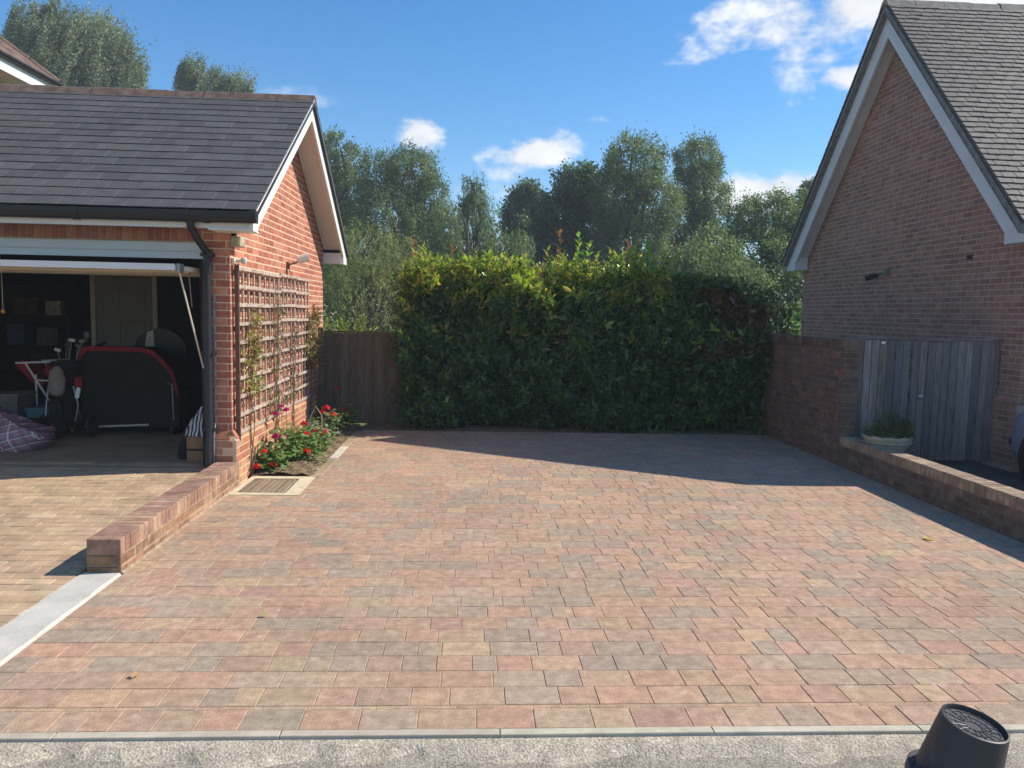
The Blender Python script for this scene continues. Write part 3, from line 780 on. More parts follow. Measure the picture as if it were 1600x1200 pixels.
# house behind the garage, far left: eave running away from the camera
def lh():
    X, Ya, Yb, Z = -7.0, 6.5, 13.75, 5.44
    t = thing('far_house', 'corner of tall house with brown tiled roof and white eaves behind garage', 'house', (-10, 10, 0))
    w = MB().box(-13.0, -7.55, Ya, 13.15, -0.1, 5.2).build('wall', mortar_d, t)
    its, _ = brickwork(None, 'x', -7.55, 1, 9.0, 13.15, 3.4, 5.2, BRK_OLD, brickold_m)
    pieces('brick', w, its, brickold_m, cap=40, field='further_bricks', bev=0.003)
    # hipped roof: eave towards us, hip at the far end
    r = MB(); hz = 2.6
    V = [(X, Ya, Z), (X, Yb, Z), (X - 3.2, Yb - 3.0, Z + hz), (X - 3.2, Ya, Z + hz), (X - 6.4, Yb, Z), (X - 6.4, Ya, Z)]
    r.add(V, [(0, 1, 2, 3), (1, 4, 2), (4, 5, 3, 2), (0, 3, 5), (0, 5, 4, 1)])
    ro = r.build('roof', lead, t)
    its = []
    Ls = math.hypot(3.2, hz); ux, uz = -3.2 / Ls, hz / Ls
    Ya_ = np.array([0, 1.0, 0]); Ua = np.array([ux, 0, uz]); Na = np.cross(Ya_, Ua); Rm = np.stack([Ya_, Ua, Na], 1) @ np.array(Matrix.Rotation(-0.06, 3, 'X'))
    s = -0.03; rr = 0
    pal = sl([(116, 92, 80), (106, 84, 74), (124, 100, 86), (98, 80, 72)])
    while s < Ls - 0.1:
        y = 10.0 + (0.085 if rr % 2 else 0)
        while y < Yb - 3.0 * (s / Ls) - 0.08:
            c = np.array([X, y, Z]) + Ua * (s + 0.13) + Na * 0.018
            its.append((tuple(c), (0.165, 0.26, 0.014), Rm @ jit(0.8), pick(pal, 0.1))); y += 0.17
        s += 0.11; rr += 1
    pieces('roof_tile', ro, its, tile_m, cap=80, field='further_tiles', bev=0.003)
    p0, p1 = Vector((X, Yb, Z + 0.03)), Vector((X - 3.2, Yb - 3.0, Z + hz + 0.03))
    for k in range(10):
        a, b = p0.lerp(p1, k / 10), p0.lerp(p1, (k + 0.96) / 10)
        MB().tube([a, b], 0.045, 8).build('hip_tile', ridge_mat, ro)
    MB().box(X - 0.05, X - 0.03, Ya, Yb - 0.03, Z - 0.24, Z - 0.04).build('fascia', upvc, t)
    MB().box(-7.55, X - 0.051, Ya, Yb - 0.03, Z - 0.24, Z - 0.225).build('soffit', upvc, t)
    MB().box(-12.0, X - 0.05, Yb - 0.05, Yb - 0.03, Z - 0.24, Z - 0.04).build('fascia', upvc, t)
    MB().box(-12.0, -7.55, 13.15, Yb - 0.051, Z - 0.24, Z - 0.225).build('soffit', upvc, t)
    MB().prism([(X + 0.02 + p[0] * .8, Z - 0.01 + p[1] * .55) for p in prof], 'y', Ya, Yb).build('gutter', black_pl, t)
lh()

# ================================================================== garden walls
def coping(parent, x0, x1, y0, y1, zt, h, pal, mats, zf=None, cap=300):
    its = []; y = y0
    while y < y1 - 0.03:
        d = min(0.075, y1 - y)
        its.append((((x0 + x1) / 2 + random.uniform(-.002, .002), y + d / 2, zt - h / 2 + random.uniform(-.002, .002)), (round(x1 - x0, 3), round(d - 0.008, 3), round(h, 3)), jit(0.5), pick(pal, 0.08))); y += d
    pieces('coping_brick', parent, its, mats, cap=cap, field='further_coping_bricks', bev=0.004)

lw = thing('low_wall', 'low red brick wall capped with bricks on edge beside garage', 'wall', (-2.38, 6.4, 0))
core = MB().box(-2.49, -2.2765, 5.055, PYF - 0.004, -0.1, 0.229).build('wall_core', mortar_d, lw)
COP = sl([(156, 120, 100), (150, 115, 96), (162, 127, 106), (145, 111, 94), (166, 133, 112)])
coping(core, -2.493, -2.273, 5.045, PYF - 0.006, 0.232, 0.105, COP, brickold_m)
LWB = sl([(150, 112, 84), (140, 108, 82), (160, 122, 92), (132, 100, 78)])
for X_, o_ in ((-2.277, 1), (-2.49, -1)):
    brickwork(core, 'x', X_, o_, 5.052, PYF - 0.006, 0.048, 0.124, LWB, brickold_m, cap=40)
    brickwork(core, 'x', X_, o_, 5.052, PYF - 0.006, -0.028, 0.048, LWB, brickold_m, cap=40, start=1)
pieces('end_brick', core, [((-2.383, 5.062, 0.086), (0.222, 0.03, 0.066), None, LWB[1]), ((-2.383, 5.062, 0.01), (0.222, 0.03, 0.066), None, LWB[3])], brickold_m)
# mortar fillet along the foot
MB().prism([(-2.272, -0.02), (-2.25, -0.003), (-2.272, 0.012)], 'y', 5.05, PYF - 0.01).build('mortar_fillet', mortar_d, lw)

rw = thing('low_boundary_wall', 'low weathered brick wall along right edge of paving', 'wall', (4.6, 6, 0))
RWT = 0.345
core = MB().box(4.51, 4.705, 3.06, 9.03, -0.1, RWT - 0.003).build('wall_core', mortar_w, rw)
coping(core, 4.505, 4.71, 3.05, 9.03, RWT, 0.104, sl([(156, 134, 112), (150, 128, 106), (162, 140, 118), (146, 124, 104)]), brickold_m, cap=80)
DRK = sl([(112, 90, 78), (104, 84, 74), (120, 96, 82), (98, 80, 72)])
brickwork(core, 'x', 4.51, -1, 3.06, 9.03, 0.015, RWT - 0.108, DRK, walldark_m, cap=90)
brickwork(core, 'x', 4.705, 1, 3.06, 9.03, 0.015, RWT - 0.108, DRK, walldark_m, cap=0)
hw_ = thing('boundary_wall', 'head-high dark stained brick wall between hedge and weathered gate', 'wall', (4.6, 10.4, 0))
HWT = 1.52
core = MB().box(4.512, 4.70, 9.045, 12.6, -0.1, HWT - 0.01).build('wall_core', mortar_w, hw_)
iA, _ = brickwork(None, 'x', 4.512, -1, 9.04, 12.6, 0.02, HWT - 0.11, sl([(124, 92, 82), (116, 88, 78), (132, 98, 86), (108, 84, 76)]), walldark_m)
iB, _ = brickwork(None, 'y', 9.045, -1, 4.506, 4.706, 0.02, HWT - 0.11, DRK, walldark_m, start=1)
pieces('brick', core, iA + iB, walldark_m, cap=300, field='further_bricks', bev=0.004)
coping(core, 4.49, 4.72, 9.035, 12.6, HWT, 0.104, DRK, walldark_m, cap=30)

# ================================================================== fence and gate
def boards(parent, x0, x1, y, z0, z1, w, pal, mats, lean=0.4, jt=0.012, overlap=False, th=0.02, name='board'):
    its = []; x = x0
    while x < x1 - 0.03:
        ww = min(w * random.uniform(0.94, 1.06), x1 - x)
        top = z1 + random.uniform(-jt, jt)
        rot = np.array(Matrix.Rotation(math.radians(6 if overlap else random.uniform(-1.5, 1.5)), 3, 'Z') @ Matrix.Rotation(math.radians(random.uniform(-lean, lean)), 3, 'Y'))
        its.append(((x + ww / 2, y + random.uniform(-.003, .003), (z0 + top) / 2), (round(ww - (0.0 if overlap else 0.007) + (0.012 if overlap else 0), 3), th, round(top - z0, 2)), rot, pick(pal, 0.14))); x += ww
    pieces(name, parent, its, mats, cap=300, bev=0.004)
fe = thing('fence', 'dark brown upright board fence between garage wall and hedge', 'fence', (-1.2, 11.75, 0))
boards(fe, -2.2, -0.45, 11.72, 0.03, 1.40, 0.125, sl([(97, 87, 73), (91, 82, 69), (102, 91, 76), (86, 78, 66)]), wood_f, overlap=True, th=0.014, jt=0.004)
wfm = material('fence_rail_wood', lin(108, 88, 66), rough=0.9, var=0.3, vscale=6, grain=0.3, gscale=60, bump=0.5, stretch=(0.1, 1, 1))
MB().cbox((-1.32, 11.725, 1.418), (1.8, 0.06, 0.025)).build('capping_rail', wfm, fe)
MB().cbox((-1.32, 11.77, 0.35), (1.75, 0.05, 0.07)).build('rail', wfm, fe)
MB().cbox((-1.32, 11.77, 1.1), (1.75, 0.05, 0.07)).build('rail', wfm, fe)
MB().cbox((-2.245, 11.70, 0.73), (0.085, 0.085, 1.5), bev=0.008).build('post', wfm, fe)
MB().cbox((-0.82, 11.705, 0.7), (0.06, 0.02, 1.38), bev=0.004).build('cover_strip', wfm, fe)
MB().cbox((-1.35, 11.704, 0.96), (0.09, 0.012, 0.02), bev=0.002).build('latch_plate', wfm, fe)

gate = thing('side_gate', 'weathered grey double gate of upright boards beside brick house', 'gate', (5.6, 9.2, 0))
GPAL = sl([(122, 112, 106), (112, 104, 100), (130, 120, 112), (104, 98, 96)])
boards(gate, 4.73, 5.43, 9.19, 0.03, 1.52, 0.098, GPAL, wood_g, lean=0.3)
boards(gate, 5.45, 6.575, 9.21, 0.03, 1.51, 0.098, GPAL, wood_g, lean=0.3)
wgm = material('gate_rail_wood', lin(116, 108, 104), rough=0.9, var=0.3, vscale=6, grain=0.3, gscale=60, bump=0.5, stretch=(0.1, 1, 1))
for z in (0.3, 0.85, 1.35):
    MB().cbox((5.08, 9.22, z), (0.68, 0.035, 0.09)).build('ledge', wgm, gate)
    MB().cbox((6.01, 9.242, z), (1.1, 0.035, 0.09)).build('ledge', wgm, gate)
MB().cbox((5.65, 9.2, 1.548), (1.84, 0.05, 0.02)).build('top_rail', wgm, gate)
MB().lathe((5.58, 9.196, 0.83), [(0.0, -0.0), (0.03, 0.0), (0.03, 0.01), (0.015, 0.02), (0.025, 0.035), (0.0, 0.045)], 12, np.array(Matrix.Rotation(math.pi / 2, 3, 'X')), cap=False).build('ring_latch', metal_g, gate)
MB().cbox((5.06, 9.178, 1.49), (0.05, 0.006, 0.03), bev=0.001).build('small_tag', upvc, gate)
# ================================================================== foliage
def unit(a): return a / np.maximum(np.linalg.norm(a, axis=1, keepdims=True), 1e-9)
LEAF4 = (np.array([[0, 0, 0], [-.5, .45, .06], [0, 1, 0], [.5, .45, .06]]), [np.array([[0, 1, 2], [0, 2, 3]])])
LEAF8 = (np.array([[0, 0, 0], [-.42, .28, .05], [-.46, .62, .03], [0, 1, -.10], [.46, .62, .03], [.42, .28, .05], [0, .28, 0], [0, .62, -.02]]),
         [np.array([[0, 1, 6], [0, 6, 5], [2, 3, 7], [7, 3, 4]]), np.array([[1, 2, 7, 6], [6, 7, 4, 5]])])
def leaves(P, D, Nn, L_, Wd, C, tpl=LEAF4):
    """arrays of leaf bases, axes, normals, lengths, widths, colours -> vertices, faces, colours"""
    D = unit(D); S = unit(np.cross(D, Nn)); Nn = np.cross(S, D)
    T, Fs = tpl; n, k = len(P), len(T)
    V = P[:, None, :] + S[:, None, :] * (T[None, :, 0:1] * Wd[:, None, None]) + D[:, None, :] * (T[None, :, 1:2] * L_[:, None, None]) + Nn[:, None, :] * (T[None, :, 2:3] * L_[:, None, None])
    off = (np.arange(n) * k)[:, None, None]
    return V.reshape(-1, 3), [(f[None] + off).reshape(-1, f.shape[1]) for f in Fs], np.repeat(C, k, axis=0)
def leaf_obj(name, parent, data, mat, smooth=False):
    V, F, C = data
    return link(name, np_mesh(name, V, F, C), parent, mat, smooth)
def rnd_dir(n): return unit(RNG.normal(size=(n, 3)))

TREE_COL = {'willow': [(112, 128, 90), (100, 118, 80), (126, 140, 104), (90, 108, 72)], 'dark': [(82, 102, 74), (74, 94, 68), (92, 112, 82)],
            'weep': [(106, 124, 90), (118, 134, 100), (94, 114, 80)], 'weepw': [(138, 144, 92), (124, 134, 84), (148, 152, 104), (112, 122, 76)],
            'bushy': [(104, 124, 84), (114, 132, 94), (92, 112, 76), (124, 140, 102)], 'poplar': [(118, 130, 108), (134, 144, 126), (104, 118, 94), (146, 154, 140)]}
def tree(name, label, Y, style, lobes, group):
    top = max(lobes, key=lambda l: l[1] + l[3]); bx = float(np.mean([l[0] for l in lobes]))
    t = thing(name, label, 'tree', (bx, Y, -0.1), group)
    pal = np.array(sl(TREE_COL[style]))
    low = min(l[1] - l[3] for l in lobes); wid = max(l[2] for l in lobes)
    L2 = [(l[0], Y + random.uniform(-.4, .4) * wid, l[1], l[2], l[2] * 1.25, l[3]) for l in lobes]
    z = low
    while z > 2.2 and style != 'poplar':
        for s in (-0.6, 0.6): L2.append((bx + s * wid * random.uniform(.6, 1.3), Y + random.uniform(-1, 1), z, wid * 0.95, wid * 0.95, wid * 0.9))
        z -= wid * 1.0
    # limbs
    br = MB(); H0 = top[1] + top[3] * 0.5; tr = 0.035 * H0 * (0.7 if style in ('weep', 'weepw') else 1.0)
    pts = [Vector((bx + math.sin(k * 1.3 + bx) * 0.12 * k / 3, Y + math.cos(k * 1.7 + bx) * 0.1, -0.1 + (H0 + 0.1) * k / 8)) for k in range(9)]
    br.tube(pts, [tr * (1 - 0.9 * k / 8) + 0.01 for k in range(9)], 8)
    MBt = br.build('trunk', bark, t, smooth=True)
    lb = MB()
    for l in L2:
        for _ in range(5):
            k = random.uniform(0.2, 0.75); s0 = pts[int(k * 8)]
            e = Vector((l[0] + random.uniform(-.8, .8) * l[3], l[1] + random.uniform(-.8, .8) * l[4], l[2] + random.uniform(-.3, .8) * l[5]))
            if e.z < s0.z: s0 = pts[max(1, int(8 * max(0.15, (e.z - 1) / H0)))]
            mid = s0.lerp(e, 0.5) + Vector((random.uniform(-.2, .2), random.uniform(-.2, .2), 0.15))
            r0 = tr * 0.32
            lb.tube([s0, s0.lerp(mid, .5) + Vector((0, 0, .06)), mid, e], [r0, r0 * .75, r0 * .5, r0 * 0.15], 5)
    lb.build('limbs', bark, t, smooth=True)
    # leaf clumps
    Ps, Ds, Cs, Ls_, Ws = [], [], [], [], []
    for (cx, cy, cz, rx, ry, rz) in L2:
        area = rx * rz
        nc = int(64 * area) + 18
        d = rnd_dir(nc); rr = RNG.uniform(0.45, 1.0, nc) ** 0.6
        cen = np.array([cx, cy, cz]) + d * rr[:, None] * np.array([rx * 1.1, ry, rz]) * 0.97
        for c in cen:
            cr = random.uniform(0.16, 0.34) * (0.7 + 0.3 * wid)
            n = int(random.uniform(34, 60) * (1.7 if style == 'poplar' else 1))
            col = pal[random.randrange(len(pal))] * random.uniform(0.72, 1.25)
            if style in ('weep', 'weepw'):
                ns = 4
                for _ in range(ns):
                    q = c + rnd_dir(1)[0] * cr; ln = random.uniform(0.4, 1.2) * (0.8 if style == 'weep' else 0.45)
                    m_ = n // ns + 3
                    tt = np.sort(RNG.uniform(0, 1, m_))
                    sw = RNG.normal(size=2) * 0.10
                    P = np.stack([q[0] + sw[0] * tt + RNG.normal(size=m_) * .03, q[1] + sw[1] * tt + RNG.normal(size=m_) * .03, q[2] - tt * ln], 1)
                    D = np.stack([RNG.normal(size=m_) * .7, RNG.normal(size=m_) * .7, -np.ones(m_)], 1)
                    Ps.append(P); Ds.append(D); Cs.append(np.tile(col, (m_, 1)) * RNG.uniform(.8, 1.25, (m_, 1)))
                    k = 0.13 if style == 'weep' else 0.085
                    Ls_.append(RNG.uniform(.8, 1.3, m_) * k); Ws.append(RNG.uniform(.8, 1.2, m_) * k * 0.30)
            else:
                g = RNG.normal(size=(n, 3)) * 0.5 * cr
                if style == 'poplar': g = g * np.array([.5, .7, 2.4]); g[:, 0] += g[:, 2] * 0.4
                if style == 'willow': g = g * np.array([.85, .85, 1.3])
                P = c + g
                D = rnd_dir(n) + (np.array([0.75, 0, 0.35]) if style == 'poplar' else np.array([0, 0, 0.25]) if style == 'willow' else np.array([0, 0, 0.05]))
                Ps.append(P); Ds.append(D); Cs.append(np.tile(col, (n, 1)) * RNG.uniform(.75, 1.3, (n, 1)))
                k = {'willow': .17, 'dark': .19, 'bushy': .13, 'poplar': .14}[style]
                asp = {'willow': .34, 'dark': .6, 'bushy': .5, 'poplar': .55}[style]
                Ls_.append(RNG.uniform(.7, 1.3, n) * k); Ws.append(RNG.uniform(.8, 1.2, n) * k * asp)
    P = np.concatenate(Ps); D = np.concatenate(Ds); n = len(P)
    leaf_obj('crown', t, leaves(P, D, rnd_dir(n) + np.array([0, 0, .4]), np.concatenate(Ls_), np.concatenate(Ws), np.clip(np.concatenate(Cs), 0, 1)), leaf_m)
    return n

TREES = [
    ('willow_tree', 'tall grey-green willow rising just right of garage gable', 42, 'willow', [(-7.09, 9.31, 1.05, 1.75), (-6.49, 7.26, 1.47, 2.1), (-7.26, 5.23, 1.4, 2.1)]),
    ('willow_tree', 'broad rounded grey-green willow with twin tops left of clouds', 39, 'willow', [(-4.77, 8.3, 1.1, 1.36), (-3.14, 8.45, 1.43, 1.36), (-2.12, 7.05, 0.91, 1.62), (-4.07, 6.15, 1.95, 1.79), (-2.64, 5.24, 1.46, 1.62)]),
    ('weeping_birch', 'slender weeping birch with pointed tip in centre gap', 33, 'weep', [(0.08, 6.98, 0.36, 0.82), (0.18, 5.84, 0.82, 1.1), (0.12, 4.5, 1.24, 1.38)]),
    ('small_weeping_tree', 'small drooping tree left of slender birch', 31, 'weep', [(-1.17, 5.3, 0.62, 1.03), (-1.33, 4.05, 1.03, 1.29), (1.34, 4.37, 1.03, 0.83)]),
    ('ash_tree', 'dark small-topped ash tree right of slender birch', 46, 'dark', [(3.28, 8.53, 1.15, 0.92), (2.9, 7.14, 1.3, 1.53), (3.89, 5.48, 1.92, 1.92)]),
    ('alder_tree', 'dark dense alder with rounded shoulder left of tallest willow', 41, 'dark', [(5.52, 8.2, 1.23, 1.43), (4.51, 6.61, 1.37, 1.64), (6.49, 6.5, 1.71, 2.05), (4.15, 4.76, 2.05, 1.71)]),
    ('willow_tree', 'tallest rounded willow right of dark alder', 38, 'willow', [(7.82, 9.03, 1.52, 1.52), (7.18, 7.42, 1.43, 1.58), (8.9, 7.16, 1.43, 1.74), (7.8, 5.11, 2.06, 1.74)]),
    ('willow_tree', 'second tall willow with narrow rounded top toward house', 42, 'willow', [(12.13, 10.11, 1.26, 1.47), (12.56, 8.49, 1.4, 1.75), (11.75, 6.75, 1.75, 2.1), (13.05, 5.4, 1.93, 1.93)]),
    ('sallow_tree', 'wide low bushy sallow left of house bargeboard', 33, 'bushy', [(11.6, 5.88, 1.04, 1.04), (12.99, 6.19, 1.26, 1.04), (14.45, 6.23, 1.1, 1.04), (12.25, 4.13, 1.65, 1.51), (14.09, 4.17, 1.51, 1.51)]),
    ('pale_bush', 'paler green open bush in front of tall willows', 28, 'bushy', [(9.07, 3.97, 0.98, 1.05), (7.91, 3.36, 1.17, 0.93), (9.48, 2.81, 1.4, 0.93)]),
    ('distant_tree', 'small dark treetop touching house roof edge', 52, 'dark', [(22.95, 10.3, 0.61, 0.87), (23.34, 9.03, 1.3, 1.3)]),
    ('weeping_willow', 'yellow-green weeping willow hanging over fence beside garage', 24, 'weepw', [(-3.18, 3.67, 0.96, 0.84), (-3.96, 2.98, 0.8, 1.0), (-2.3, 3.4, 0.76, 1.0), (-3.27, 2.41, 1.4, 1.2)]),
    ('poplar_tree', 'tall windswept poplar above far house roof at left', 46, 'poplar', [(-24.52, 16.04, 1.46, 1.99), (-24.87, 14.19, 1.72, 2.11), (-23.22, 16.51, 1.3, 1.61), (-23.29, 14.42, 1.92, 2.3)]),
    ('poplar_tree', 'windswept poplar with sloping crown above garage ridge', 48, 'poplar', [(-22.61, 16.49, 1.68, 2.08), (-21.35, 15.63, 1.6, 1.92), (-20.19, 14.94, 0.88, 1.2), (-21.95, 13.96, 2.4, 2.0)]),
    ('poplar_tree', 'small pair of poplar tips above garage ridge', 50, 'poplar', [(-17.52, 15.5, 1.0, 1.17), (-15.9, 15.1, 1.58, 1.08), (-14.54, 14.84, 0.83, 0.75)]),
]
nl = 0
for (nm, lb_, Y, st, lobes) in TREES:
    nl += tree(nm, lb_, Y, st, lobes, 'trees beyond the hedge' if lobes[0][0] > -10 else 'poplars behind the garage')

def leafy_shrub(name, label, cat, c, r, n, pal, size, asp=0.45, mat=None, group=None, up=0.4, tpl=LEAF4, clumps=None, nst=9, base_z=0.0, stem=None):
    """a shrub with stems and leaves gathered along shoots"""
    t = thing(name, label, cat, (c[0], c[1], base_z), group)
    st = MB(); Ps, Ds, Cs = [], [], []
    pal = np.array(sl(pal)); per = max(4, n // (clumps or 40))
    for k in range(clumps or 40):
        d = rnd_dir(1)[0]; rr = random.uniform(0.35, 1.0) ** 0.5
        e = np.array(c) + d * np.array(r) * rr
        if e[2] < base_z + 0.03: e[2] = base_z + 0.03 + random.uniform(0, .05)
        s0 = np.array([c[0] + random.uniform(-.25, .25) * r[0], c[1] + random.uniform(-.25, .25) * r[1], base_z])
        mid = (s0 + e) / 2 + np.array([0, 0, 0.1 * r[2]])
        if k % max(1, (clumps or 40) // nst) == 0 or (clumps or 40) <= nst: st.tube([s0, mid, e], [size * .09, size * .07, size * .03], 5)
        tt = RNG.uniform(0.45, 1.05, per)[:, None]
        P = mid + (e - mid) * tt + RNG.normal(size=(per, 3)) * size * 0.55
        P[:, 2] = np.maximum(P[:, 2], base_z + 0.01)
        Ps.append(P); Ds.append(rnd_dir(per) * 0.9 + (e - mid) / (np.linalg.norm(e - mid) + 1e-6) * 0.5 + np.array([0, 0, up]))
        Cs.append(np.tile(pal[random.randrange(len(pal))], (per, 1)) * RNG.uniform(.75, 1.25, (per, 1)))
    st.build('stems', stem or twig_m, t, smooth=True)
    P = np.concatenate(Ps); m_ = len(P)
    leaf_obj('leaves', t, leaves(P, np.concatenate(Ds), rnd_dir(m_) + np.array([0, -.3, .8]), RNG.uniform(.6, 1.25, m_) * size, RNG.uniform(.8, 1.2, m_) * size * asp, np.clip(np.concatenate(Cs), 0, 1), tpl), mat or leaf_m)
    return t
leafy_shrub('shrub', 'bright pale green shrub between high wall and house corner', 'shrub', (8.9, 20, 1.0), (0.9, .8, 1.25), 3600, [(132, 158, 96), (150, 172, 116), (112, 140, 80)], 0.13, clumps=120)
leafy_shrub('shrub', 'sunlit green bush rising above the board fence', 'shrub', (-2.6, 14.3, 1.0), (1.5, .6, 0.78), 6500, [(126, 136, 60), (104, 120, 54), (140, 146, 74)], 0.075, clumps=150)
leafy_shrub('shrub', 'purple-leaved shrub poking up behind top of hedge', 'shrub', (0.25, 13.6, 2.2), (0.5, .3, 0.95), 900, [(88, 52, 58), (104, 60, 62), (70, 44, 52)], 0.085, clumps=40)
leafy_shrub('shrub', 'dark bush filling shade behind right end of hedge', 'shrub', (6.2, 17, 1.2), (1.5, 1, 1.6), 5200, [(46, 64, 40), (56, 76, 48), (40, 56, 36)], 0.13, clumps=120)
# far understorey that reads as one dark mass
n = 46000
P = np.stack([RNG.uniform(-14, 26, n), RNG.uniform(30, 36, n), RNG.uniform(0, 1, n) ** 0.8 * 1.0], 1)
hh = 3.0 + 0.7 * np.sin(P[:, 0] * 0.7) + 0.5 * np.sin(P[:, 0] * 1.9 + 1) ; P[:, 2] *= hh
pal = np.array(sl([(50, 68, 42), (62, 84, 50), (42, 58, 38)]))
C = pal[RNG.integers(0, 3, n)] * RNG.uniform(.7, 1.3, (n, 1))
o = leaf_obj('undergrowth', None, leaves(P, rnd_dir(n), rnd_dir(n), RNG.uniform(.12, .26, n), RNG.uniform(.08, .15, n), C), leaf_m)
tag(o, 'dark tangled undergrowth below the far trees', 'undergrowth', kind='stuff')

# ------------------------------------------------------------------ laurel hedge
hedge = thing('laurel_hedge', 'large dense laurel hedge along back edge of paving', 'hedge', (1.7, 12, 0))
HX0, HX1, HYF, HYB = -1.02, 4.42, 11.42, 12.75
def htop(x):
    return 2.36 + 0.05 * np.sin(x * 2.1 + .6) + 0.04 * np.sin(x * 5.3) - 0.20 * np.clip((x - 2.9) / 1.0, 0, 1) - 0.22 * np.clip((x - 3.9) / 0.5, 0, 1) ** 2 - 0.10 * np.clip((-0.75 - x) / 0.3, 0, 1) - 0.08 * np.exp(-((x - 1.1) / 0.25) ** 2) + 0.05 * np.clip((0.2 - x), 0, 1)
def hfront(x, z):
    b = 0.11 * np.sin(x * 2.3 + z * 1.1) + 0.10 * np.sin(x * 4.9 - z * 2.7 + 1.0) + 0.08 * np.sin(z * 5.1 + x * 1.3) + 0.06 * np.sin(x * 9.1 + z * 7.3)
    return HYF + b + 0.10 * (z / 2.4) - 0.05 + 0.14 * np.clip((0.5 - z) / 0.5, 0, 1) * (0.5 + 0.5 * np.sin(x * 3.7))
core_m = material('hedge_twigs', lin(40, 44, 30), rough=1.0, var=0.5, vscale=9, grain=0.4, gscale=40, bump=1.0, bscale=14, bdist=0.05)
cb = MB(); nx, nz = 44, 18; V = []; F = []
for j in range(nz + 1):
    for i in range(nx + 1):
        xx = lerp(HX0 + 0.22, HX1 - 0.2, i / nx); zz = lerp(0.0, 0.90, j / nz) * float(htop(xx))
        V.append((xx, float(hfront(xx, zz)) + 0.26 + random.uniform(-.04, .04), zz))
k = len(V)
V += [(v[0], HYB - 0.1, v[2]) for v in V]
W_ = nx + 1
for j in range(nz):
    for i in range(nx):
        a = j * W_ + i; F += [(a, a + 1, a + W_ + 1, a + W_), (k + a, k + a + W_, k + a + W_ + 1, k + a + 1)]
for i in range(nx): F += [(i, k + i, k + i + 1, i + 1), (nz * W_ + i, nz * W_ + i + 1, k + nz * W_ + i + 1, k + nz * W_ + i)]
for j in range(nz): F += [(j * W_, (j + 1) * W_, k + (j + 1) * W_, k + j * W_), (j * W_ + nx, k + j * W_ + nx, k + (j + 1) * W_ + nx, (j + 1) * W_ + nx)]
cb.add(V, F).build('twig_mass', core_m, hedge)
hs = MB()
for i in range(34):
    xx = lerp(HX0 + .2, HX1 - .15, (i + random.random()) / 34); zt = random.uniform(.4, .8); yy = float(hfront(xx, .3)) + random.uniform(0.22, .4)
    hs.tube([(xx, yy + .05, -.05), (xx + random.uniform(-.1, .1), yy + .03, zt * .5), (xx + random.uniform(-.2, .2), float(hfront(xx, zt)) + .22, zt)], [.022, .016, .008], 6)
hs.build('stems', bark, hedge, smooth=True)
GRN = np.array(sl([(70, 102, 50), (62, 92, 46), (80, 114, 56), (88, 120, 60), (66, 96, 54)]))
NEW = np.array(sl([(152, 168, 66), (136, 158, 60), (166, 172, 80), (118, 146, 54), (168, 158, 82)]))
RED = np.array(sl([(126, 84, 60), (138, 98, 66), (112, 78, 58)]))
BRN = np.array(sl([(104, 80, 56), (92, 72, 50), (114, 90, 64), (84, 72, 48)]))
def shoot(base, tip, m_, lo=0.15):
    """leaf bases and axes round a shoot"""
    tt = np.linspace(lo, 1.0, m_) + RNG.uniform(-.04, .04, m_)
    base, tip = np.array(base), np.array(tip); ax = (tip - base) / np.linalg.norm(tip - base)
    P = base + (tip - base) * tt[:, None]
    ph = np.arange(m_) * 2.4 + RNG.uniform(0, 6)
    a = np.cross(ax, [0.3, 1, .2]); a /= np.linalg.norm(a); b = np.cross(ax, a)
    rad = a * np.cos(ph)[:, None] + b * np.sin(ph)[:, None]
    w = (0.35 + 0.75 * tt)[:, None]
    D = rad + ax * w
    return P, D, -rad * 0.6 + ax * 0.9
Ps, Ds, Ns, Cs, Ls_, Ws = [], [], [], [], [], []
sh = MB()
def add_shoot(base, tip, m_, cols, size, lo=0.15, wd=0.40):
    P, D, Nn = shoot(base, tip, m_, lo); Ps.append(P); Ds.append(D); Ns.append(Nn)
    Cs.append(cols[RNG.integers(0, len(cols), m_)] * RNG.uniform(.78, 1.22, (m_, 1)))
    Ls_.append(RNG.uniform(.75, 1.2, m_) * size); Ws.append(RNG.uniform(.85, 1.15, m_) * size * wd)
def dead(x, z): return 3.45 < x and (1.15 < z < 2.15) and math.sin(x * 5 + z * 7) + random.uniform(-.9, .9) + (1.0 if x > 3.75 else 0) > 0.35
for _ in range(2500):          # front face
    x = random.uniform(HX0, HX1); z = random.uniform(0.03, 1.0) * float(htop(x))
    if z < 0.1 and random.random() < 0.2: continue
    if x > 3.3 and z < 0.75 and random.random() < 0.25: continue
    y = float(hfront(x, z)) + random.uniform(-.03, .18)
    d = np.array([random.uniform(-.8, .8), -random.uniform(.35, 1.1), random.uniform(-.3, .9)]); d /= np.linalg.norm(d)
    ln = random.uniform(.10, .22)
    zr = z / float(htop(x))
    if dead(x, z): cols = BRN
    elif zr > 0.80 and x < 3.0 and random.random() < 0.75 * min(1, (zr - .76) / .15): cols = NEW
    elif zr > 0.55 and random.random() < 0.10: cols = NEW * 0.8
    elif random.random() < 0.012: cols = NEW
    else: cols = GRN * random.uniform(.8, 1.2)
    b = np.array([x, y, z]); add_shoot(b - d * ln * .6, b + d * ln * .4, random.randint(6, 8), cols, random.uniform(.095, .155))
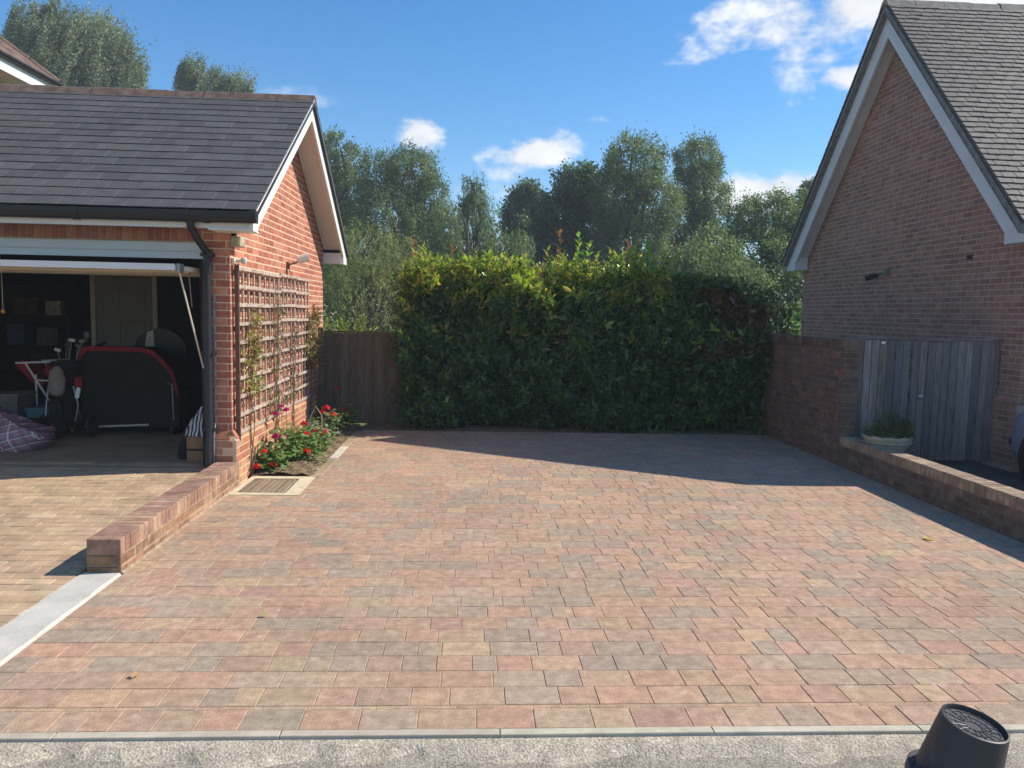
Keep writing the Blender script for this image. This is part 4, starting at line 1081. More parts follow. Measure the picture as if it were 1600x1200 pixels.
for _ in range(330):           # ends
    left = random.random() < .5; z = random.uniform(.1, 1) * 2.3; y = random.uniform(HYF, HYB)
    x = (HX0 if left else HX1) + random.uniform(-.08, .1) * (1 if left else -1)
    b = np.array([x, y, z]); d = np.array([-1 if left else 1, -.4, random.uniform(-.1, .7)]); d /= np.linalg.norm(d)
    cols = BRN if (not left and 1.1 < z < 2.1) else GRN
    add_shoot(b - d * .1, b + d * .1, 7, cols, random.uniform(.09, .12))
for _ in range(1050):           # top, new growth standing up
    x = random.uniform(HX0, HX1); y = random.uniform(HYF + .02, HYB); z = float(htop(x)) - random.uniform(.0, .26)
    ln = random.uniform(.12, .30) * (1 if x < 3.0 else .55)
    cols = NEW if random.random() < (.84 if x < 2.95 else .3) else GRN
    if random.random() < .05 and x < 1.2: cols = RED
    d = np.array([random.uniform(-.3, .3), random.uniform(-.35, .2), 1.0]); d /= np.linalg.norm(d)
    b = np.array([x, y, z]); add_shoot(b, b + d * ln, random.randint(7, 10), cols, random.uniform(.075, .115), .1)
    sh.tube([b - d * .1, b + d * ln], [.004, .002], 4)
for (x, y, z0, zt, cols, m_) in [(1.62, 11.7, 2.2, 2.90, NEW * np.array([.75, 1.1, .8]), 26), (1.72, 11.75, 2.2, 2.8, NEW * np.array([.75, 1.1, .8]), 20), (1.32, 11.75, 2.2, 2.98, RED * 1.1, 18), (2.35, 11.8, 2.2, 2.88, RED, 16),
                                (2.68, 11.7, 2.2, 2.84, NEW * np.array([.75, 1.1, .8]), 24), (2.55, 11.85, 2.2, 2.75, GRN * 1.5, 18), (1.15, 11.7, 2.2, 2.68, NEW, 18), (2.1, 11.7, 2.2, 2.72, NEW, 18), (1.9, 11.8, 2.2, 2.66, NEW, 16),
                                (2.25, 11.65, 2.2, 2.64, NEW, 16), (-0.85, 11.8, 2.2, 2.78, RED, 14), (-0.75, 11.7, 2.2, 2.7, NEW, 14), (-.3, 11.75, 2.2, 2.7, RED, 14), (.3, 11.8, 2.3, 2.74, NEW, 14)]:
    b = np.array([x, y, z0]); e = np.array([x + random.uniform(-.06, .06), y - .03, zt]); add_shoot(b, e, m_, cols, .12, .2); sh.tube([b, e], [.006, .003], 5)
for _ in range(26):
    x = random.uniform(-0.9, 2.85); y = random.uniform(11.5, 12.2); zt = float(htop(x)) + random.uniform(.15, .32) * (1.3 if x > 1.2 else .8)
    b = np.array([x, y, zt - .5]); e = np.array([x + random.uniform(-.08, .08), y - .03, zt]); add_shoot(b, e, random.randint(14, 20), NEW * np.array([.85, 1.02, .8]), random.uniform(.09, .13), .25); sh.tube([b, e], [.005, .0025], 5)
sh.build('shoots', stem_m, hedge, smooth=True)
P, D, Nn = np.concatenate(Ps), np.concatenate(Ds), np.concatenate(Ns); C = np.clip(np.concatenate(Cs), 0, 1); L_, Wd = np.concatenate(Ls_), np.concatenate(Ws)
P[:, 2] = np.maximum(P[:, 2], 0.02)
front = np.argsort(P[:, 1] - 0.15 * D[:, 1] + RNG.uniform(0, .25, len(P)))
vis = [i for i in front if P[i, 2] > .1][:300]
mask = np.ones(len(P), bool); mask[vis] = False
leaf_obj('foliage', hedge, leaves(P[mask], D[mask], Nn[mask], L_[mask], Wd[mask], C[mask], LEAF8), gloss_leaf)['kind'] = 'stuff'
variants = []
for v in range(30):           # single leaves share a few meshes
    i = vis[v * 10]
    Vv, Ff, Cc = leaves(np.zeros((1, 3)), np.array([[0, 1., 0]]), np.array([[0, 0, 1.]]), np.array([0.115]), np.array([0.047]), C[i:i + 1], LEAF8)
    me = np_mesh('leaf', Vv, Ff, Cc); me.materials.append(gloss_leaf); variants.append(me)
for q, i in enumerate(vis):
    d = Vector(D[i]).normalized(); s = d.cross(Vector(Nn[i])).normalized(); nn = s.cross(d)
    o = bpy.data.objects.new('leaf', variants[int(np.argmin(((C[vis[::10][:30]] - C[i]) ** 2).sum(1)))]); COL.objects.link(o)
    o.matrix_basis = Matrix.Translation(Vector(P[i])) @ Matrix((s, d, nn)).transposed().to_4x4() @ Matrix.Scale(L_[i] / 0.115, 4)
    adopt(o, hedge)
# leaf litter and soil under the hedge
sheet('hedge_soil', -1.55, 4.5, yb + 0.11, 12.9, -0.012, soil, 60, 10, lambda x, y: -0.02 + 0.015 * math.sin(x * 9) * math.sin(y * 11) + random.uniform(0, .02) + (0.02 if y > 11.4 else 0))
# ================================================================== flower bed, drain cover
bed = sheet('flower_bed', -2.32, -1.65, 8.06, 11.7, 0, soil, 14, 60, lambda x, y: -0.004 + 0.035 * math.sin((x + 2.3) * 4.6) + 0.012 * math.sin(x * 31 + y * 17) + random.uniform(-.008, .012))
dc = thing('drain_cover', 'recessed access cover with paver inlay in concrete surround by wall', 'drain cover', (-1.93, 7.65, 0))
sur = MB()
oy0, oy1, ox0, ox1 = 7.235, 8.055, -2.26, -1.605
iy0, iy1, ix0, ix1 = 7.33, 7.93, -2.20, -1.745
for (a, b, c, d) in ((ox0, ox1, oy0, iy0), (ox0, ox1, iy1, oy1), (ox0, ix0, iy0, iy1), (ix1, ox1, iy0, iy1)): sur.box(a, b, c, d, -0.06, 0.0015)
sur.build('concrete_surround', material('pale_mortar', lin(206, 190, 158), rough=0.95, var=0.15, vscale=8, grain=0.12, bump=0.5, bscale=60), dc)
fr = MB(); t_ = 0.012
for (a, b, c, d) in ((ix0, ix1, iy0, iy0 + t_), (ix0, ix1, iy1 - t_, iy1), (ix0, ix0 + t_, iy0 + t_, iy1 - t_), (ix1 - t_, ix1, iy0 + t_, iy1 - t_)): fr.box(a, b, c, d, -0.05, 0.004)
fr.build('steel_frame', material('dull_steel', lin(120, 112, 98), rough=0.7, metal=0.3, var=0.3, grain=0.2, bump=0.3), dc)
MB().box(ix0 + t_, ix1 - t_, iy0 + t_, iy1 - t_, -0.05, -0.008).build('tray', sand, dc)
its = []; x = ix0 + t_ + 0.002; c_ = 0
while x < ix1 - t_ - 0.02:
    w = min(0.052, ix1 - t_ - 0.002 - x); its.append(((x + w / 2, (iy0 + iy1) / 2, -0.012), (round(w - 0.009, 3), iy1 - iy0 - 0.03, 0.03), jit(0.2), pick(sl([(132, 114, 94), (124, 108, 90), (140, 120, 98)]), .08))); x += w; c_ += 1
pieces('inlay_block', dc, its, paver_m, bev=0.003)

def geranium(x, y, r, h, heads, label, nleaf=210, pal=((96, 128, 66), (112, 142, 78), (82, 114, 56), (128, 150, 92))):
    t = thing('geranium', label, 'flower', (x, y, 0.01), 'geraniums in the bed by the garage wall')
    st = MB(); Ps, Ds, Ns, Cs = [], [], [], []
    pal = np.array(sl(pal))
    for k in range(12):
        a = random.uniform(0, 6.28); rr = r * random.uniform(.2, .95); e = np.array([x + rr * math.cos(a), y + rr * math.sin(a), h * random.uniform(.35, .95)])
        st.tube([(x, y, -.01), ((x + e[0]) / 2, (y + e[1]) / 2, e[2] * .6), tuple(e)], [.006, .005, .003], 5)
        m_ = nleaf // 12
        P = e + RNG.normal(size=(m_, 3)) * np.array([.05, .05, .05]) * (r / .16); P[:, 2] = np.maximum(P[:, 2], .02)
        D = rnd_dir(m_) * np.array([1, 1, .35]); Ps.append(P - unit(D) * .025); Ds.append(D); Ns.append(rnd_dir(m_) * .45 + np.array([.1, -.15, 1.0])); Cs.append(pal[RNG.integers(0, len(pal), m_)] * RNG.uniform(.8, 1.2, (m_, 1)))
    st.build('stems', stem_m, t, smooth=True)
    P = np.concatenate(Ps); m_ = len(P); L_ = RNG.uniform(.04, .075, m_)
    LR = (np.array([[0, .08, 0]] + [[.5 * math.cos(q), .5 + .5 * math.sin(q), .07 * math.cos(3 * q)] for q in np.linspace(-math.pi / 2 + .35, 1.5 * math.pi - .35, 9)]), [np.array([[0, i, i + 1] for i in range(1, 9)])])
    leaf_obj('leaves', t, leaves(P, np.concatenate(Ds), np.concatenate(Ns), L_, L_ * 1.1, np.clip(np.concatenate(Cs), 0, 1), LR), leaf_m)
    for (dx, dy, z, col, s) in heads:
        c = np.array([x + dx, y + dy, z]); n_ = 46
        d = rnd_dir(n_); d[:, 2] = np.abs(d[:, 2]) * .9 - .15
        P = c + d * s * RNG.uniform(.55, 1, (n_, 1)); C = np.tile(np.array(lin(*col)), (n_, 1)) * RNG.uniform(.75, 1.2, (n_, 1))
        D = np.cross(d, rnd_dir(n_)) + d * .3
        o = leaf_obj('flower_head', t, leaves(P - unit(D) * .012, D, d, RNG.uniform(.022, .034, n_), RNG.uniform(.02, .03, n_), np.clip(C, 0, 1), LEAF8), petal_m)
        s2 = MB().tube([(x + dx * .3, y + dy * .3, z * .4), (x + dx * .8, y + dy * .8, z * .75), tuple(c - np.array([0, 0, s * .5]))], [.004, .003, .003], 5); s2.build('flower_stalk', stem_m, t, smooth=True)
    return t
R_, MG, PK, DR = (226, 44, 26), (196, 24, 120), (214, 90, 120), (196, 20, 34)
geranium(-2.10, 8.30, .20, .20, [(-.14, -.14, .08, R_, .045), (.02, -.12, .10, (206, 60, 30), .04), (-.10, -.05, .22, R_, .045)], 'scarlet geranium nearest the drain cover')
geranium(-2.05, 8.72, .22, .36, [(-.10, -.12, .33, MG, .055), (-.04, -.08, .31, MG, .05), (-.14, .05, .56, MG, .035), (-.04, .12, .60, MG, .035), (-.1, .1, .64, MG, .03)], 'tall magenta geranium against the trellis foot')
geranium(-1.93, 8.95, .24, .24, [(-.06, -.12, .29, R_, .055), (.05, -.06, .30, R_, .06), (-.04, -.2, .19, R_, .05), (.09, -.2, .14, (230, 70, 30), .05)], 'orange-red geranium with several full heads mid bed')
geranium(-1.95, 9.45, .23, .25, [(-.08, .05, .34, DR, .05), (.04, .0, .26, DR, .055), (.16, .02, .22, R_, .06)], 'deep red geranium behind the orange-red one')
geranium(-2.02, 10.0, .17, .26, [(.1, -.1, .22, PK, .04), (.16, .0, .18, PK, .035)], 'pale-leaved pink geranium further along the bed', pal=((132, 146, 122), (112, 130, 100), (150, 160, 140)))
geranium(-1.95, 10.45, .18, .32, [(.02, -.05, .42, DR, .065), (.1, .0, .32, R_, .065), (-.05, .1, .34, DR, .05)], 'tall crimson geranium in shade at end of bed', pal=((112, 132, 96), (96, 118, 80), (130, 146, 112)))
geranium(-1.82, 11.1, .16, .34, [(.02, -.02, .32, (190, 30, 70), .045), (-.08, 0, .62, (150, 40, 34), .04)], 'small shaded geranium in far corner of bed')
g = MB(); 
g.tube([(-2.1, 9.75, .02), (-2.0, 9.72, .4), (-1.93, 9.7, .54), (-1.86, 9.72, .42), (-1.86, 9.75, .2)], .006, 6)
tag(g.build('bent_cane', material('pale_cane', lin(176, 160, 132), rough=.8, bump=0), None, True), 'bent pale cane hooped over geraniums', 'cane')

# ================================================================== trellis and climbers
tr = thing('trellis', 'weathered wooden square trellis fixed to sunlit garage gable', 'trellis', (-2.3, 9.5, 0))
TX = GX + 0.012 + 0.02
zt, dzr = 2.16, 0.183
panels = [(7.80 + i * 0.845, 7.80 + (i + 1) * 0.845 - 0.008) for i in range(4)]
for pi_, (ya, yb_) in enumerate(panels):
    rows = 10 if pi_ < 3 else 10
    sag = random.uniform(-.01, .01)
    for k in range(5):
        yy = lerp(ya + 0.02, yb_ - 0.02, k / 4)
        z0 = 0.46 + random.uniform(-.02, .02)
        MB().cbox((TX, yy, (z0 + zt) / 2), (0.02, 0.026, zt - z0), bev=.002).build('upright_lath', trellis_m, tr)
    for k in range(rows):
        zz = zt - 0.012 - k * dzr + sag + random.uniform(-.004, .004)
        MB().cbox((TX + 0.0215, (ya + yb_) / 2, zz), (0.021, yb_ - ya, 0.036), np.array(Matrix.Rotation(random.uniform(-.006, .006), 3, 'X')), bev=.002).build('cross_lath', trellis_m, tr)
MB().cbox((TX + .012, 7.785, 1.3), (0.045, 0.028, 1.76), bev=.003).build('edge_batten', material('dark_batten', lin(104, 78, 66), rough=.9, var=.2, grain=.2), tr)

def climber(name, label, y, z0, z1, spread, n, pal, size, dry=False):
    t = thing(name, label, 'climber', (-2.28, y, 0.0), 'climbers on the trellis')
    st = MB(); Ps = []; Cs = []; pal = np.array(sl(pal))
    X_ = TX + .05
    for k in range(4):
        pts = [(X_ - .02 + random.uniform(-.01, .02), y + random.uniform(-.04, .04), 0.0)]
        m_ = 8
        for j in range(1, m_ + 1):
            pts.append((X_ + random.uniform(-.03, .03), y + spread * .7 * math.sin(j * 1.1 + k * 1.7) * j / m_, z1 * j / m_ * random.uniform(.93, 1.0)))
        st.tube(pts, [.007] + [.005] * (m_ - 1) + [.002], 5)
    cl = max(6, n // 14)
    for k in range(cl):
        zz = random.uniform(z0, z1); c = np.array([X_ + random.uniform(-.01, .06), y + random.gauss(0, spread * .6), zz])
        m_ = 14; Ps.append(c + RNG.normal(size=(m_, 3)) * np.array([.03, .05, .05])); Cs.append(np.tile(pal[random.randrange(len(pal))], (m_, 1)) * RNG.uniform(.8, 1.25, (m_, 1)))
    st.build('stems', twig_m, t, smooth=True)
    P = np.concatenate(Ps); m_ = len(P)
    P[:, 0] = np.maximum(P[:, 0], GX + .03)
    leaf_obj('leaves', t, leaves(P, rnd_dir(m_) + np.array([.3, 0, -.2]), rnd_dir(m_) * .6 + np.array([.8, -.3, .4]), RNG.uniform(.7, 1.3, m_) * size, RNG.uniform(.8, 1.2, m_) * size * .42, np.clip(np.concatenate(Cs), 0, 1)), leaf_m)
climber('climbing_plant', 'yellow-green climber on near end of trellis', 8.15, .8, 1.75, .13, 330, [(150, 150, 70), (122, 132, 62), (170, 150, 84), (140, 112, 72)], .07)
climber('climbing_plant', 'thin twiggy climber with few leaves on middle of trellis', 9.15, .5, 1.95, .22, 330, [(120, 104, 78), (140, 118, 90), (104, 110, 70)], .055)
climber('climbing_plant', 'sparse dark climber on third trellis panel', 10.0, .5, 1.6, .2, 160, [(110, 96, 76), (96, 100, 66)], .055)
climber('climbing_plant', 'bushy brownish climber bulging from far end of trellis', 11.15, .9, 1.75, .2, 620, [(132, 128, 74), (116, 110, 66), (146, 126, 84), (120, 92, 66)], .07)

# fittings on the gable
t = thing('wall_light', 'boxy pale security floodlight under front corner of eaves', 'wall light', (GX + .03, 7.8, 2.3))
MB().cbox((GX + .055, 7.80, 2.40), (0.10, 0.16, 0.10), bev=.006).build('housing', material('grey_beige_plastic', lin(176, 164, 140), rough=.6, bump=.05), t)
MB().cbox((GX + .055, 7.712, 2.395), (0.075, 0.012, 0.07), bev=.002).build('glass', material('amber_glass', lin(150, 140, 110), rough=.25, bump=0), t)
MB().cbox((GX + .02, 7.80, 2.46), (0.04, 0.05, 0.05)).build('bracket', black_pl, t)
t = thing('motion_sensor', 'small pale motion sensor on near corner of gable', 'sensor', (GX + .03, 7.78, 2.2))
MB().cbox((GX + .018, 7.785, 2.205), (0.03, 0.06, 0.07), bev=.004).build('back_box', upvc_c, t)
MB().tube([(GX + .03, 7.785, 2.215), (GX + .10, 7.785, 2.215)], .012, 8).build('arm', upvc_c, t)
MB().lathe((GX + .115, 7.785, 2.185), [(0.0, 0), (.02, .002), (.03, .02), (.03, .055), (.02, .062), (0, .064)], 14, cap=False).build('sensor_head', material('sensor_white', lin(200, 204, 190), rough=.5, bump=0), t, True)
t = thing('spot_lamp', 'white bullet spot lamp on bracket above trellis', 'wall light', (GX + .03, 10.1, 2.3))
MB().cbox((GX + .015, 10.05, 2.30), (0.03, 0.07, 0.09), bev=.004).build('wall_plate', material('rusty_plate', lin(110, 70, 56), rough=.8), t)
MB().tube([(GX + .03, 10.05, 2.31), (GX + .12, 10.06, 2.34), (GX + .15, 10.08, 2.37)], .011, 8).build('arm', twig_m, t)
MB().tube([(GX + .13, 10.08, 2.36), (GX + .145, 10.08, 2.375), (GX + .27, 10.1, 2.42)], [.03, .05, .055], 16).build('lamp_head', upvc, t, True)
MB().tube([(GX + .02, 10.06, 2.26), (GX + .05, 10.1, 2.2), (GX + .02, 10.12, 2.12)], .006, 6).build('cable', twig_m, t)
t = thing('wall_sensor', 'grey movement sensor and lamp high on shaded house gable', 'sensor', (HX - .03, 12.1, 2.45))
MB().cbox((HX - .04, 11.95, 2.53), (0.07, 0.09, 0.11), bev=.005).build('lamp_box', material('grey_lamp', lin(120, 116, 106), rough=.6), t)
MB().tube([(HX - .02, 12.28, 2.49), (HX - .12, 12.26, 2.46), (HX - .2, 12.3, 2.43)], [.03, .045, .05], 12).build('sensor_head', black_pl, t, True)
MB().cbox((HX - .012, 12.1, 2.5), (0.02, 0.3, 0.02)).build('conduit', black_pl, t)

# ================================================================== garage contents (floor z = 0.152)
FZ = 0.152
cloth_red = material('red_cloth', lin(140, 34, 46), rough=.8, var=.15, vscale=8, bump=.1)
cloth_blk = material('black_cloth', lin(36, 32, 34), rough=.85, var=.15, vscale=6, bump=.1)
# tartan bag
def tartan():
    m = bpy.data.materials.new('tartan_weave'); m.use_nodes = True; T = m.node_tree; N = T.nodes.new; L = T.links.new
    geo = N('ShaderNodeNewGeometry'); mp = N('ShaderNodeMapping'); mp.inputs['Rotation'].default_value = (0.15, 0.3, 0.35); L(geo.outputs['Position'], mp.inputs[0])
    sp = N('ShaderNodeSeparateXYZ'); L(mp.outputs[0], sp.inputs[0])
    def band(sock, sc, w):
        a = N('ShaderNodeMath'); a.operation = 'MULTIPLY'; a.inputs[1].default_value = sc; L(sock, a.inputs[0])
        f = N('ShaderNodeMath'); f.operation = 'FRACT'; L(a.outputs[0], f.inputs[0])
        c = N('ShaderNodeMath'); c.operation = 'LESS_THAN'; c.inputs[1].default_value = w; L(f.outputs[0], c.inputs[0]); return c.outputs[0]
    col = N('ShaderNodeRGB'); col.outputs[0].default_value = (*lin(168, 124, 132), 1); cur = col.outputs[0]
    for sock, sc, w, c, amt in ((sp.outputs[0], 11, .45, (120, 82, 98), .5), (sp.outputs[2], 12, .45, (112, 84, 104), .5), (sp.outputs[0], 11, .12, (226, 210, 206), .75), (sp.outputs[2], 12, .12, (226, 210, 206), .75), (sp.outputs[0], 5.5, .08, (70, 56, 80), .7)):
        mx = N('ShaderNodeMix'); mx.data_type = 'RGBA'; k = N('ShaderNodeMath'); k.operation = 'MULTIPLY'; k.inputs[1].default_value = amt; L(band(sock, sc, w), k.inputs[0]); L(k.outputs[0], mx.inputs[0]); L(cur, mx.inputs[6]); mx.inputs[7].default_value = (*lin(*c), 1); cur = mx.outputs[2]
    b = T.nodes['Principled BSDF']; L(cur, b.inputs['Base Color']); b.inputs['Roughness'].default_value = .5; return m
t = thing('tartan_bag', 'slumped pink tartan laundry bag on garage floor', 'bag', (-5.2, 8.65, FZ))
V = []; F = []; nu, nv = 36, 14
for j in range(nv + 1):
    v = j / nv
    for i in range(nu):
        a = 2 * math.pi * i / nu; ca, sa = math.cos(a), math.sin(a)
        sx = math.copysign(abs(ca) ** .55, ca); sy = math.copysign(abs(sa) ** .55, sa)
        w = (1.0 - .62 * max(0, v - .5) / .5 * (.5 + .5 * v)) * (0.92 + .08 * math.sin(v * 5))
        hgt = .44 * (v ** .9) * (1 - .12 * math.sin(a * 2 + 1)) - .05 * (sx > .3) * v
        V.append((-5.28 + .62 * sx * w + .02 * math.sin(9 * v + 5 * a), 8.72 + .34 * sy * w + .018 * math.sin(7 * a + 6 * v), FZ + max(0.003, hgt + .012 * math.sin(6 * a + 11 * v))))
F = [(j * nu + i, j * nu + (i + 1) % nu, (j + 1) * nu + (i + 1) % nu, (j + 1) * nu + i) for j in range(nv) for i in range(nu)] + [tuple(range(nv * nu, nv * nu + nu))]
tm = tartan()
MB().add(V, F).build('bag_body', tm, t, True)
MB().tube([(-4.98, 8.40, FZ + .02), (-5.02, 8.37, FZ + .2), (-5.10, 8.44, FZ + .41)], .012, 6).build('strap', material('pink_strap', lin(180, 140, 140), rough=.8), t)
# golf bag on trolley
t = thing('golf_bag', 'black and grey golf bag with clubs on trolley inside garage', 'golf bag', (-4.9, 9.5, FZ))
tilt = np.array(Matrix.Rotation(math.radians(-12), 3, 'X'))
MB().lathe((-4.9, 9.5, FZ + .1), [(.0, 0), (.12, 0), (.14, .03), (.125, .3), (.13, .6), (.15, .78), (.145, .82), (.11, .82), (.1, .7)], 18, tilt).build('bag_tube', cloth_blk, t, True)
gray = material('grey_nylon', lin(140, 128, 116), rough=.8, var=.15, vscale=10, bump=.2)
MB().lathe((-4.92, 9.38, FZ + .5), [(0, 0), (.06, .01), (.095, .06), (.10, .22), (.07, .31), (.03, .36), (0, .37)], 14, np.diag([1, .55, 1]) @ tilt, cap=False).build('pocket', gray, t, True)
MB().cbox((-4.92, 9.36, FZ + .36), (.15, .08, .2), bev=.02).build('lower_pocket', cloth_blk, t)
MB().cbox((-4.92, 9.315, FZ + .24), (.12, .006, .025), bev=.001).build('white_logo_strip', upvc, t)
for k in range(8):
    a = k * .8; x0, y0 = -4.9 + .06 * math.cos(a), 9.66 + .06 * math.sin(a)
    e = (x0 + random.uniform(-.1, .14), y0 + random.uniform(-.02, .1), FZ + random.uniform(1.0, 1.16))
    c = MB().tube([(x0, y0, FZ + .75), e], .006, 6).build('club_shaft', metal_g, t)
    MB().cbox((e[0] + .02, e[1] - .02, e[2] + .01), (.085, .03, .05), np.array(Matrix.Rotation(random.uniform(-.6, .6), 3, 'Y')), bev=.012).build('club_head', material('club_head%d' % k, lin(*random.choice([(50, 50, 54), (150, 150, 152), (90, 84, 84)])), rough=.3, metal=.6, bump=0), c)
for s in (-1, 1):
    w = MB().lathe((-4.9 + s * .2 + (.15 if s > 0 else .0), 9.45, FZ + .14), [(0, -.02), (.11, -.02), (.14, -.012), (.14, .012), (.11, .02), (0, .02)], 22, np.array(Matrix.Rotation(math.pi / 2, 3, 'Y')), cap=False).build('wheel', black_pl, t, True)
w = MB().lathe((-4.92, 9.30, FZ + .15), [(0, -.03), (.12, -.03), (.15, -.018), (.15, .018), (.12, .03), (0, .03)], 22, np.array(Matrix.Rotation(math.pi / 2, 3, 'X')), cap=False).build('front_wheel', cloth_blk, t, True)
MB().lathe((-4.92, 9.262, FZ + .15), [(0, -.004), (.028, -.004), (.028, .004), (0, .004)], 14, np.array(Matrix.Rotation(math.pi / 2, 3, 'X')), cap=False).build('hub_cap', metal_g, w)
MB().tube([(-5.06, 9.36, FZ + .1), (-5.05, 9.40, FZ + .4), (-5.04, 9.5, FZ + .8)], .013, 8).build('trolley_frame', metal_g, t)
MB().tube([(-4.72, 9.4, FZ + .2), (-4.68, 9.4, FZ + .4), (-4.74, 9.42, FZ + .62)], .012, 8).build('trolley_frame', metal_g, t)
MB().tube([(-4.9, 9.8, FZ + .9), (-4.72, 9.95, FZ + 1.08), (-4.60, 9.98, FZ + 1.13)], [.012, .012, .022], 8).build('trolley_handle', cloth_blk, t)
MB().cbox((-4.66, 9.36, FZ + .55), (.05, .02, .13), np.array(Matrix.Rotation(.2, 3, 'Y')), bev=.004).build('white_towel', upvc, t)
MB().cbox((-4.64, 9.35, FZ + .68), (.09, .06, .12), bev=.02).build('red_glove', cloth_red, t)
# dark rounded screen with red top edge
t = thing('folding_screen', 'large black panel with rounded shoulder and red top edge in garage', 'panel', (-4.2, 9.75, FZ))
arc = [(-4.78, .0), (-4.80, .70), (-4.78, .93), (-4.70, 1.0), (-4.05, 1.0), (-3.90, .96), (-3.78, .85), (-3.66, .70), (-3.60, .45), (-3.60, .0)]
MB().prism([(p[0], FZ + .1 + p[1] * .98) for p in arc][::-1], 'y', 9.68, 10.05).build('panel_body', cloth_blk, t)
band = [(p[0], p[1]) for p in arc[1:9]]
inn = [(-4.2 + (p[0] + 4.2) * .96, p[1] - .055) for p in band]
rb = MB()
for i in range(len(band) - 1):
    q = [band[i], band[i + 1], inn[i + 1], inn[i]]
    rb.prism([(a[0], FZ + .105 + a[1] * .985) for a in q][::-1], 'y', 9.655, 9.679)
rb.build('red_edge', cloth_red, t)
MB().tube([(-4.68, 9.62, FZ + .10), (-3.95, 9.62, FZ + .135)], .014, 8).build('white_foot_bar', upvc_c, t)
for x in (-4.65, -3.7): MB().cbox((x, 9.85, FZ + .05), (.05, .35, .1)).build('foot', black_pl, t)
MB().tube([(-3.72, 9.63, FZ + .65), (-3.66, 9.62, FZ + .64), (-3.65, 9.62, FZ + .2)], .006, 6).build('side_rod', metal_g, t)
t = thing('chair_back', 'rounded black seat back with cream stripe behind black panel', 'seat', (-4.2, 10.6, FZ))
V = [(-4.14 + .34 * math.cos(a), FZ + 1.0 + .30 * math.sin(a)) for a in np.linspace(0, math.pi, 16)] + [(-4.48, FZ + .0), (-3.8, FZ + .0)]
MB().prism(V[::-1], 'y', 10.5, 10.68).build('seat_shell', black_pl, t)
MB().prism([(-4.36, FZ + .9), (-4.20, FZ + .9), (-4.22, FZ + 1.28), (-4.30, FZ + 1.25)], 'y', 10.485, 10.499).build('cream_stripe', upvc_c, t)
# red folding chair
t = thing('folding_chair', 'red folding chair with white tube frame beside golf bag', 'chair', (-5.3, 9.9, FZ))
def rod(n_, *p): MB().tube(p, .012, 8).build(n_, upvc, t)
rod('frame_tube', (-5.62, 9.8, FZ + .86), (-5.2, 9.8, FZ + .88)); rod('frame_tube', (-5.5, 9.8, FZ + .86), (-5.14, 9.8, FZ + .25))
rod('frame_tube', (-5.36, 9.8, FZ + .65), (-5.08, 9.8, FZ + .64), (-5.02, 9.8, FZ + .2)); rod('frame_tube', (-5.38, 9.8, FZ + .72), (-5.38, 9.8, FZ + .3), (-5.45, 9.8, FZ + .02))
rod('frame_tube', (-5.62, 10.2, FZ + .86), (-5.2, 10.2, FZ + .88)); rod('frame_tube', (-5.14, 10.2, FZ + .25), (-5.5, 10.2, FZ + .86)); rod('leg', (-5.0, 9.8, FZ + .3), (-4.96, 9.8, FZ)); rod('leg', (-5.1, 10.2, FZ + .3), (-5.0, 10.2, FZ))
MB().prism([(-5.64, FZ + .84), (-5.54, FZ + .90), (-5.30, FZ + .62), (-5.34, FZ + .52)], 'y', 9.82, 10.18).build('red_seat', cloth_red, t)
MB().cbox((-5.18, 10.0, FZ + .76), (.24, .36, .14), bev=.03).build('red_cushion', cloth_red, t)
t = thing('storage_crate', 'grey plastic crate standing behind tartan bag', 'crate', (-5.55, 9.5, FZ))
MB().prism([(-5.74, FZ + .02), (-5.42, FZ + .02), (-5.38, FZ + .5), (-5.78, FZ + .5)][::-1], 'y', 9.4, 9.75).build('crate_body', material('grey_crate', lin(110, 104, 100), rough=.6), t)
MB().cbox((-5.58, 9.575, FZ + .505), (.44, .39, .03), bev=.008).build('rim', material('grey_crate_rim', lin(120, 114, 108), rough=.6), t)
t = thing('plastic_tray', 'shallow teal plastic tray under folding chair', 'tray', (-5.15, 9.45, FZ))
MB().prism([(-5.33, FZ + .22), (-4.97, FZ + .22), (-4.93, FZ + .34), (-5.37, FZ + .34)][::-1], 'y', 9.5, 9.8).build('tray_body', material('teal_plastic', lin(86, 130, 132), rough=.5), t)
MB().cbox((-5.15, 9.65, FZ + .11), (.36, .28, .22), bev=.01).build('tray_stand', black_pl, t)
# panelled door at the back
t = thing('inner_door', 'white six-panel door in back wall of garage', 'door', (-5.35, GY1 - .25, FZ))
dY = GY1 - .25
shaded_w = material('shade_darkened_white', lin(150, 144, 134), rough=.6, var=.1, vscale=3, bump=.1)  # white door paint, darkened so its colour carries the garage's deep shade
MB().box(-5.76, -4.92, dY, dY + .025, FZ, FZ + 2.03).build('door_leaf', shaded_w, t)
for (a, b) in ((-5.66, -5.40), (-5.28, -5.02)):
    for (c, d) in ((.15, .72), (.86, 1.36), (1.50, 1.90)): MB().cbox(((a + b) / 2, dY - .004, FZ + (c + d) / 2), (b - a, .02, d - c), bev=.012).build('door_panel', shaded_w, t)
for (a, b, c, d) in ((-5.84, -5.77, 0, 2.1), (-4.91, -4.84, 0, 2.1), (-5.84, -4.84, 2.04, 2.1)): MB().box(a, b, dY - .012, dY + .02, FZ + c, FZ + d).build('architrave', upvc_c, t)
MB().tube([(-5.0, dY - .05, FZ + 1.0), (-5.1, dY - .05, FZ + 1.0)], .011, 8).build('handle', metal_g, t)
t = thing('shelf_unit', 'dark shelf unit with oddments at back of garage', 'shelves', (-6.6, 11.9, FZ))
for z in (.5, .95, 1.4, 1.85): MB().box(-7.2, -5.95, 11.75, 12.2, FZ + z, FZ + z + .025).build('shelf', dark_in, t)
